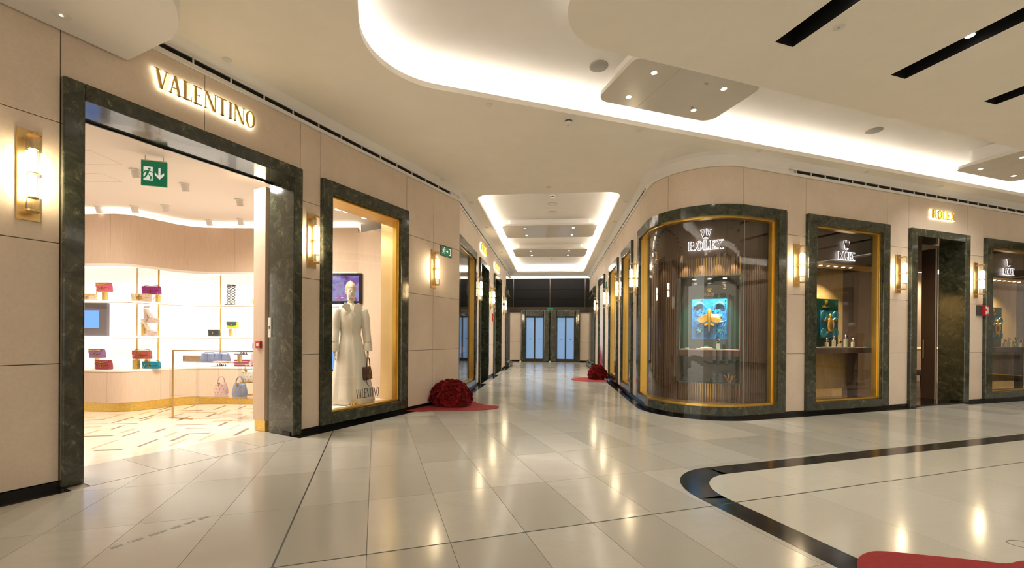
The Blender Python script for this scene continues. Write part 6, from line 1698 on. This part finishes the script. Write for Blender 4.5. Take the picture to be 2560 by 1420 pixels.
# --- straight shop windows
def shop_window(dx, tag_, sgx=0.0, gold_to=1.25, lx=0.0):
    """interior of a straight watch window; dx shifts it along the wall"""
    hd_ = onwall(FR, 'window_header', 9.2 + dx, -0.56, 2.80, 'brown header board in the ' + tag_, 'header board')
    MB().box(-2.0, 2.2, 0.0, 0.05, 0, 0.62).build('header_board', 'brown', hd_)
    MB().box(-2.0, 2.2, 0.05, 0.50, 0, 0.02).build('header_soffit', 'goldwall', hd_)
    for k in range(6):
        x = -0.7 + lx + 0.22 * k
        MB().lathe([(0.028, -0.004), (0.028, 0.0)], 12, (x, 0.28, 0)).build('downlight_lens', 'lens', hd_)
    for k in (0, 2, 4):
        p = FR.w(9.2 + dx + lx - 0.7 + 0.22 * k, -0.84, 2.79); q = FR.w(9.2 + dx + lx * 1.8 - 0.6 + 0.22 * k, -1.3, 1.4)
        spot('window_spot', p, q, 95, 95, (1.0, 0.84, 0.55), 0.02)
    sg_ = onwall(FR, 'window_sign', 9.0 + dx + sgx, -0.535, 2.875, 'white lit crown and ROLEX letters in the ' + tag_, 'sign')
    word(sg_, 'ROLEX', 0.46, 0.15, 0.14, 'brown', 'neon', 0.01, 0.012, grow=0.010); crown(sg_, 0.0, -0.012, 0.20, 0.19, 'brown', outline='neon')
    bw_ = onwall(FR, 'window_backdrop', 9.0 + dx, -1.42, 0.02, 'gold and brown backdrop wall in the ' + tag_, 'backdrop')
    MB().box(-0.6, gold_to, 0, 0.05, 0, 3.38).build('gold_panel', 'goldwall', bw_)
    MB().box(gold_to + 0.005, gold_to + 0.5, 0, 0.05, 0, 3.38).build('brown_panel', 'brown', bw_)
    MB().box(gold_to + 0.505, gold_to + 1.5, 0, 0.05, 0, 3.38).build('walnut_panel', 'walnut', bw_)
    ct = onwall(FR, 'display_counter', 8.3 + dx, -0.32, 0, 'brown display counter in the ' + tag_, 'counter')
    MB().box(-0.6, 1.15, 0, 0.42, 1.03, 1.13).build('counter_slab', 'brown', ct, bev=0.004)
    MB().box(-0.6, 1.16, -0.004, 0.42, 1.13, 1.14).build('counter_rim', mat('rim_' + str(dx), (0.35, 0.25, 0.17), 0.3), ct)
    MB().box(0.9, 1.05, 0.2, 0.3, 0.02, 1.03).build('counter_leg', 'brown', ct)
    MB().box(-0.6, 1.15, 0.38, 0.40, 0.3, 1.03).build('gold_apron', 'goldwall', ct)
    bk_ = onwall(FR, 'picture_board', 8.95 + dx, -0.90, 1.0, 'emerald board with small gold crown sign in the ' + tag_, 'display board')
    MB().box(-0.45, 0.38, 0, 0.04, 0, 1.13).build('emerald_board', 'emerald', bk_)
    crown(bk_, 0.02, -0.001, 1.015, 0.085, 'figgold')
    g_ = thing('board_letters', (0, 0, 0)); bpy.data.objects.remove(g_)
    for_w = MB()
    word(bk_, 'ROLEX', 0.20, 0.05, 0.12, 'figgold', None, 0.006, 0.0, x0=-0.08, z0=0.945)
    pc = onwall(FR, 'relief_picture', 9.03 + dx, -0.88, 1.33, 'blue relief picture with golden turtle in the ' + tag_, 'picture')
    MB().box(-0.24, 0.24, -0.015, 0.015, 0, 0.56).build('relief_panel', 'blue', pc)
    for sx2, zz in ((-0.17, 0.46), (0.17, 0.46), (-0.17, 0.10), (0.17, 0.10)):
        for rr_ in (0.085, 0.06, 0.035): MB().tube([(sx2 + rr_ * math.cos(a), -0.02, zz + rr_ * math.sin(a)) for a in [k * math.pi / 8 for k in range(16)]], 0.008, 5, True).build('shell_ring', 'teal', pc)
    MB().ball((0, -0.03, 0.27), (0.10, 0.045, 0.14), 16, 10).build('turtle_shell', 'figgold', pc, smooth=True)
    MB().ball((0, -0.03, 0.44), (0.033, 0.03, 0.05), 10, 8).build('turtle_head', 'figgold', pc, smooth=True)
    for s in (-1, 1):
        MB().yprism([(s * 0.05, 0.36), (s * 0.14, 0.42), (s * 0.17, 0.34), (s * 0.13, 0.36), (s * 0.08, 0.32)], -0.045, -0.02).build('front_flipper', 'figgold', pc, bev=0.006)
        MB().yprism([(s * 0.04, 0.16), (s * 0.11, 0.10), (s * 0.08, 0.075), (s * 0.03, 0.13)], -0.045, -0.02).build('rear_flipper', 'figgold', pc, bev=0.006)
    for k, (s_, d_, h_, pos) in enumerate(((8.36, 0.45, 0.10, 'leftmost watch'), (8.58, 0.47, 0.14, 'tall second watch'), (8.66, 0.42, 0.06, 'low third watch'), (8.95, 0.5, 0.16, 'tall fourth watch'), (9.10, 0.46, 0.10, 'rightmost watch'))):
        watch(FR.w(s_ + dx, -d_, 1.141), FR.rz, pos + ' on a cream block in the ' + tag_, h_, 'watches in the ' + tag_)
    tray(FR.w(8.45 + dx, -0.42, 1.141), 0.32, FR.rz, 'cream tray on the counter in the ' + tag_)
    tray(FR.w(8.85 + dx, -0.40, 1.141), 0.26, FR.rz, 'green mat on the counter in the ' + tag_, grn, 0.004)
    card(FR.w(9.36 + dx, -0.40, 1.141), FR.rz, 'green price card on the counter in the ' + tag_)
shop_window(0.0, 'turtle window')
shop_window(5.9, 'right-edge window', -0.3, 2.3, 0.35)
# doorway: open brown leaf, bright room beyond
dl_ = MB().box(0.0, 0.045, -0.30, 0.0, 0.01, 3.25)
lf = onwall(FR, 'shop_door_leaf', 11.58, -0.66, 0, 'dark brown open door leaf with steel edge in the right doorway', 'door')
MB().box(0.0, 0.05, -0.26, -0.005, 0.022, 3.27).xf(Matrix.Rotation(0, 4, 'Z')).build('leaf_panel', mat('door_brown', (0.055, 0.03, 0.02), 0.35), lf)
MB().box(-0.006, 0.0, -0.27, -0.25, 0.022, 3.27).build('steel_edge', 'grey', lf); MB().lathe([(0.012, 0.9), (0.012, 1.3)], 8, (-0.03, -0.06, 0)).build('pull_handle', 'brass', lf)
rm = onwall(FR, 'wall_watch_shop', 16.0, -3.2, 0.02, 'bright beige inner wall glimpsed through the right doorway', 'wall', kind='structure')
MB().box(-3.5, 3, 0, 0.05, 0, 3.38).build('wall_face', 'fabricwall', rm); MB().box(-3.5, 3, -0.02, 0, 1.0, 1.05).build('rail', 'brass', rm)
spot('shop_room_spot', FR.w(15.6, -2.4, 3.3), FR.w(16.2, -3.2, 1.5), 120, 110, (1.0, 0.85, 0.62), 0.05)
ch = onwall(FR, 'green_armchair', 14.3, -2.45, 0.02, 'green armchair partly seen through the right doorway', 'chair')
MB().box(-0.3, 0.3, -0.28, 0.28, 0.30, 0.46).build('seat', 'emerald', ch, bev=0.03); MB().box(-0.3, 0.3, 0.22, 0.32, 0.40, 0.9).build('backrest', 'emerald', ch, bev=0.03)
for x in (-0.26, 0.26):
    for y in (-0.24, 0.24): MB().lathe([(0.014, 0), (0.02, 0.30)], 8, (x, y, 0)).build('leg', 'darkgrey', ch)
# --- corridor windows
for s0, s1, lab in ((-11.06, -9.64, 'dark fluted backdrop in the first right corridor window'), (-13.43, -11.72, 'dark fluted backdrop in the second right corridor window')):
    r = onwall(FC, 'window_backdrop', s0, -0.55, 0.0, lab, 'backdrop')
    MB().box(-0.1, s1 - s0 + 0.1, 0, 0.04, 0, 3.4).build('brown_panel', 'walnut', r)
    m_ = MB(); x = 0.0
    while x < s1 - s0: m_.box(x, x + 0.05, -0.03, 0, 0.02, 3.4); x += 0.085
    o = m_.build('fluted_slats', 'slat', r); o['kind'] = 'stuff'
    MB().box(-0.1, s1 - s0 + 0.1, -0.44, 0.0, 0.0, 0.18).build('window_ledge', 'walnut', r)
    MB().box(-0.1, s1 - s0 + 0.1, -0.44, 0.0, 3.28, 3.32).build('window_soffit', 'brown', r)
# left corridor window display
r = onwall(FL, 'window_cabinet', 0.02, -0.10, 0, 'dark display cabinet behind the left corridor window', 'cabinet')
dkw = mat('cabinet_dark', (0.012, 0.012, 0.014), 0.25)
MB().box(0, 2.72, 0.52, 0.55, 0, 3.4).build('back_board', dkw, r); MB().box(2.69, 2.72, 0, 0.52, 0, 3.4).build('side_board', dkw, r); MB().box(-0.03, 0.0, 0, 0.52, 0, 3.4).build('side_board', dkw, r); MB().box(0, 2.72, 0, 0.52, 0.0, 0.2).build('base_board', dkw, r); MB().box(0, 2.72, 0, 0.52, 3.28, 3.32).build('top_board', dkw, r)
MB().box(1.0, 2.68, 0.48, 0.50, 0.45, 1.9).build('blue_backlight', mat('blue_backlight', (0.02, 0.04, 0.08), 0.3, emit=(0.16, 0.27, 0.45), estr=0.35), r)
t = onwall(FL, 'display_table', 1.75, -0.36, 0.2, 'light wood display table in the left corridor window', 'table')
MB().box(-0.55, 0.9, -0.12, 0.10, 0.70, 0.82).build('table_top', mat('light_wood', (0.42, 0.24, 0.12), 0.4), t)
for x in (-0.4, 0.8): MB().box(x, x + 0.05, -0.05, 0.0, 0, 0.70).build('leg', 'darkgrey', t)
for k, x in enumerate((1.42, 1.75, 2.35)):
    c = onwall(FL, 'display_card', x, -0.38, 1.021, ('left', 'middle', 'right')[k] + ' white slanted display card in the left corridor window', 'card', 'white display cards')
    b = MB().box(-0.10, 0.10, -0.01, 0.01, 0, 0.2); b.xf(Matrix.Rotation(R_(-25), 4, 'X')); b.build('card_face', 'lightgrey', c); MB().box(-0.09, 0.09, 0.0, 0.08, 0, 0.01).build('card_foot', 'lightgrey', c)
spot('cabinet_spot', FL.w(1.9, -0.25, 3.2), FL.w(1.9, -0.36, 1.0), 14, 50, (0.9, 0.95, 1.0), 0.02)

# ------------------------------------------------------------------ opposite side of the hall (behind the viewer, seen in reflections)
FB = Frame(AB(-9.5, 0), (-tB.x, -tB.y))
facade(FB, 'wall_back', -19, 6, [(-3.6, -0.6, 3.465), (-8.2, -5.0, 3.465), (-13, -10, 3.465)], [-14.5, -9, -4.3, 1.5, 3.5], 'stone shopfront on the opposite side of the hall')
for s0, s1, lab in ((-3.6, -0.6, 'lit shop window opposite, nearest'), (-8.2, -5.0, 'lit shop window opposite the curved corner'), (-13, -10, 'lit shop window opposite the right shop')):
    t = frame_window(FB, 'window_9', s0, s1, lab)
    MB().box(-0.2, s1 - s0 + 0.2, 1.2, 1.25, 0, 3.4).build('lit_back_panel', mat('lit_panel', (0.6, 0.6, 0.6), 0.5, emit=(0.9, 0.92, 1.0), estr=0.5), t)
    MB().box(0.4, 1.2, 0.8, 1.0, 0.2, 1.0).build('display_plinth', 'walnut', t)
r = onwall(FB, 'shop_sign', -6.6, 0, 3.70, 'lit letters reading ZEGNA on the opposite side of the hall', 'sign')
word(r, 'ZEGNA', 1.3, 0.2, 0.2, 'halo', None, 0.02, 0.02, serif=False, T=0.09, t=0.09)

FH = Frame(AB(0, 19), (-tA.x, -tA.y))  # unseen end wall, added to keep bright reflections off the shop glass
facade(FH, 'wall_light_block_end', -6.5, 9.5, [(-4.2, -1.4, 3.465), (1.0, 4.2, 3.465)], [-5.4, 0, 6.5], 'added stone shopfront blocking outside light at the far right end of the hall')
for s0, s1, lab in ((-4.2, -1.4, 'dark shop window at the far right end of the hall'), (1.0, 4.2, 'second dark shop window of the added wall at the far right end of the hall')):
    t = frame_window(FH, 'window_12', s0, s1, lab)
    MB().box(-0.2, s1 - s0 + 0.2, 1.0, 1.05, 0, 3.4).build('dark_back_panel', 'brown', t)

for F, s0, s1, nm, lab in ((FB, -19, 6, 'wall_light_block_back', 'added upper wall blocking outside light above the opposite shopfronts'), (FH, -6.5, 9.5, 'wall_light_block_end_upper', 'added upper wall blocking outside light above the hall end')):  # unseen upper walls, added to block low sky light from the glass
    o = MB().box(s0, s1, 0.0, 0.14, CEIL + 0.02, 10.0).build(nm, 'stone', None, F.w(0, 0, 0), F.rz); tag(o, lab, 'wall', kind='structure')
    for k in range(int((s1 - s0) / 3)): MB().box(s0 + 0.6 + k * 3, s0 + 2.4 + k * 3, -0.02, 0.0, 5.2, 8.4).build('dark_window', 'screenblack', o)
# ------------------------------------------------------------------ photographer by a tripod, mirrored in the shop windows
def skin_mesh(name, verts, edges, radii, m, parent, root=0, sub=2):
    me = bpy.data.meshes.new(name); me.from_pydata(verts, edges, []); me.materials.append(M[m] if isinstance(m, str) else m)
    o = bpy.data.objects.new(name, me); COL.objects.link(o); o.parent = parent
    k = o.modifiers.new('skin', 'SKIN'); k.use_smooth_shade = True
    for i, r in enumerate(radii):
        d = me.skin_vertices[0].data[i]; d.radius = (r, r) if not isinstance(r, tuple) else r
        d.use_root = (i == root)
    sb_ = o.modifiers.new('subdivision', 'SUBSURF'); sb_.levels = sub; sb_.render_levels = sub
    return o
prz = R_(-72.4)
pe = thing('person', (11.67, 6.6, 0), prz, 'person in dark trousers and brown top bending beside a camera tripod', 'person')
skn = mat('skin', (0.50, 0.30, 0.21), 0.5); trs = mat('dark_trousers', (0.035, 0.028, 0.026), 0.8); top_ = mat('brown_top', (0.16, 0.09, 0.06), 0.8)
V_ = [(0, 0.02, 0.95), (0, 0.0, 1.10), (0, -0.06, 1.30), (0, -0.10, 1.44), (0, -0.16, 1.53), (0, -0.20, 1.62), (0, -0.21, 1.72)]
E_ = [(0, 1), (1, 2), (2, 3), (3, 4), (4, 5), (5, 6)]
Rr = [(0.12, 0.09), (0.11, 0.08), (0.115, 0.08), (0.085, 0.065), 0.045, (0.072, 0.088), (0.068, 0.082)]
for s in (-1, 1):
    b = len(V_)
    V_ += [(s * 0.10, 0.02, 0.88), (s * 0.12, -0.03, 0.48), (s * 0.13, 0.03, 0.09), (s * 0.14, -0.09, 0.045), (s * 0.145, -0.17, 0.035)]
    E_ += [(0, b), (b, b + 1), (b + 1, b + 2), (b + 2, b + 3), (b + 3, b + 4)]; Rr += [0.075, 0.050, 0.040, 0.040, 0.03]
    b = len(V_)
    V_ += [(s * 0.17, -0.08, 1.42), (s * 0.22, -0.22, 1.17), (s * 0.12, -0.42, 1.24), (s * 0.09, -0.49, 1.26)]
    E_ += [(3, b), (b, b + 1), (b + 1, b + 2), (b + 2, b + 3)]; Rr += [0.042, 0.036, 0.030, (0.018, 0.036)]
body = skin_mesh('body', V_, E_, Rr, skn, pe)
tv = [(0, 0.02, 0.97), (0, 0.01, 1.08)]; te = [(0, 1)]; tr2 = [(0.165, 0.125), (0.15, 0.112)]
for s in (-1, 1):
    b = len(tv); tv += [(s * 0.10, 0.02, 0.86), (s * 0.12, -0.03, 0.48), (s * 0.13, 0.03, 0.10)]; te += [(0, b), (b, b + 1), (b + 1, b + 2)]; tr2 += [0.10, 0.075, 0.062]
skin_mesh('trousers', tv, te, tr2, trs, pe)
tv = [(0, 0.02, 0.90), (0, 0.0, 1.10), (0, -0.06, 1.30), (0, -0.10, 1.44)]; te = [(0, 1), (1, 2), (2, 3)]; tr2 = [(0.175, 0.135), (0.17, 0.125), (0.19, 0.135), (0.16, 0.11)]
for s in (-1, 1):
    b = len(tv); tv += [(s * 0.175, -0.08, 1.42), (s * 0.22, -0.21, 1.18), (s * 0.14, -0.38, 1.23)]; te += [(3, b), (b, b + 1), (b + 1, b + 2)]; tr2 += [0.085, 0.064, 0.050]
skin_mesh('top', tv, te, tr2, top_, pe)
for s in (-1, 1):
    MB().loft([[(s * 0.14 + w_ * math.cos(a), y, 0.05 + h_ * math.sin(a) * (1 if math.sin(a) > 0 else 0.9)) for a in [k * math.pi / 6 for k in range(12)]] for y, w_, h_ in ((0.09, 0.03, 0.045), (0.04, 0.045, 0.06), (-0.08, 0.048, 0.052), (-0.16, 0.05, 0.045), (-0.20, 0.03, 0.03))]).build('shoe', trs, pe, smooth=True)
    for i, (dx_, L) in enumerate(((-0.022, 0.07), (-0.007, 0.078), (0.008, 0.072), (0.022, 0.058))):
        MB().tube([(s * 0.09, -0.51, 1.26 + dx_), (s * 0.06, -0.51 - L * 0.6, 1.255 + dx_), (s * 0.035, -0.51 - L * 0.7, 1.25 + dx_)], [0.009, 0.0085, 0.007], 6).build('finger', skn, body)
    MB().tube([(s * 0.085, -0.47, 1.285), (s * 0.055, -0.50, 1.31), (s * 0.035, -0.53, 1.30)], [0.011, 0.010, 0.008], 6).build('thumb', skn, body)
MB().ball((0, -0.195, 1.70), (0.085, 0.105, 0.075), 16, 10).build('white_cap', 'lightgrey', pe, smooth=True)
MB().zprism([(0.075 * math.cos(a), -0.27 - 0.09 * math.sin(a)) for a in [math.pi * k / 10 for k in range(11)]], 1.675, 1.685).build('cap_peak', 'lightgrey', pe)
MB().loft([[(-0.012, -0.285, 1.64), (0.012, -0.285, 1.64), (0, -0.27, 1.64)], [(-0.016, -0.31, 1.60), (0.016, -0.31, 1.60), (0, -0.27, 1.60)]]).build('nose', skn, body)
tpd = thing('camera_tripod', (11.67 - 0.62 * 0.953, 6.6 - 0.62 * 0.302, 0), prz, 'black camera tripod with camera in front of the bending person', 'tripod')
for k in range(3):
    a = R_(90 + 120 * k)
    MB().tube([(0.02 * math.cos(a), 0.02 * math.sin(a), 0.95), (0.30 * math.cos(a), 0.30 * math.sin(a), 0.01)], [0.016, 0.011], 8).build('leg', 'darkgrey', tpd)
MB().lathe([(0.016, 0.7), (0.016, 1.18)], 10).build('centre_column', 'darkgrey', tpd); MB().box(-0.04, 0.04, -0.04, 0.04, 0.93, 0.99).build('shoulder', 'darkgrey', tpd)
MB().box(-0.075, 0.075, -0.05, 0.05, 1.18, 1.29).build('camera_body', 'screenblack', tpd, bev=0.01); MB().lathe([(0.038, 0), (0.042, 0.11)], 16).xf(Matrix.Translation((0, -0.05, 1.235)) @ Matrix.Rotation(R_(90), 4, 'X')).build('camera_lens', 'screenblack', tpd)
for s in (-1, 1):
    MB().ball((s * 0.028, -0.282, 1.645), (0.012, 0.007, 0.007), 8, 6).build('eye', 'darkgrey', body); MB().ball((s * 0.074, -0.20, 1.635), (0.010, 0.02, 0.03), 8, 6).build('ear', skn, body)
MB().ball((0, -0.288, 1.572), (0.022, 0.007, 0.006), 8, 6).build('mouth', mat('lips', (0.35, 0.14, 0.11), 0.5), body)
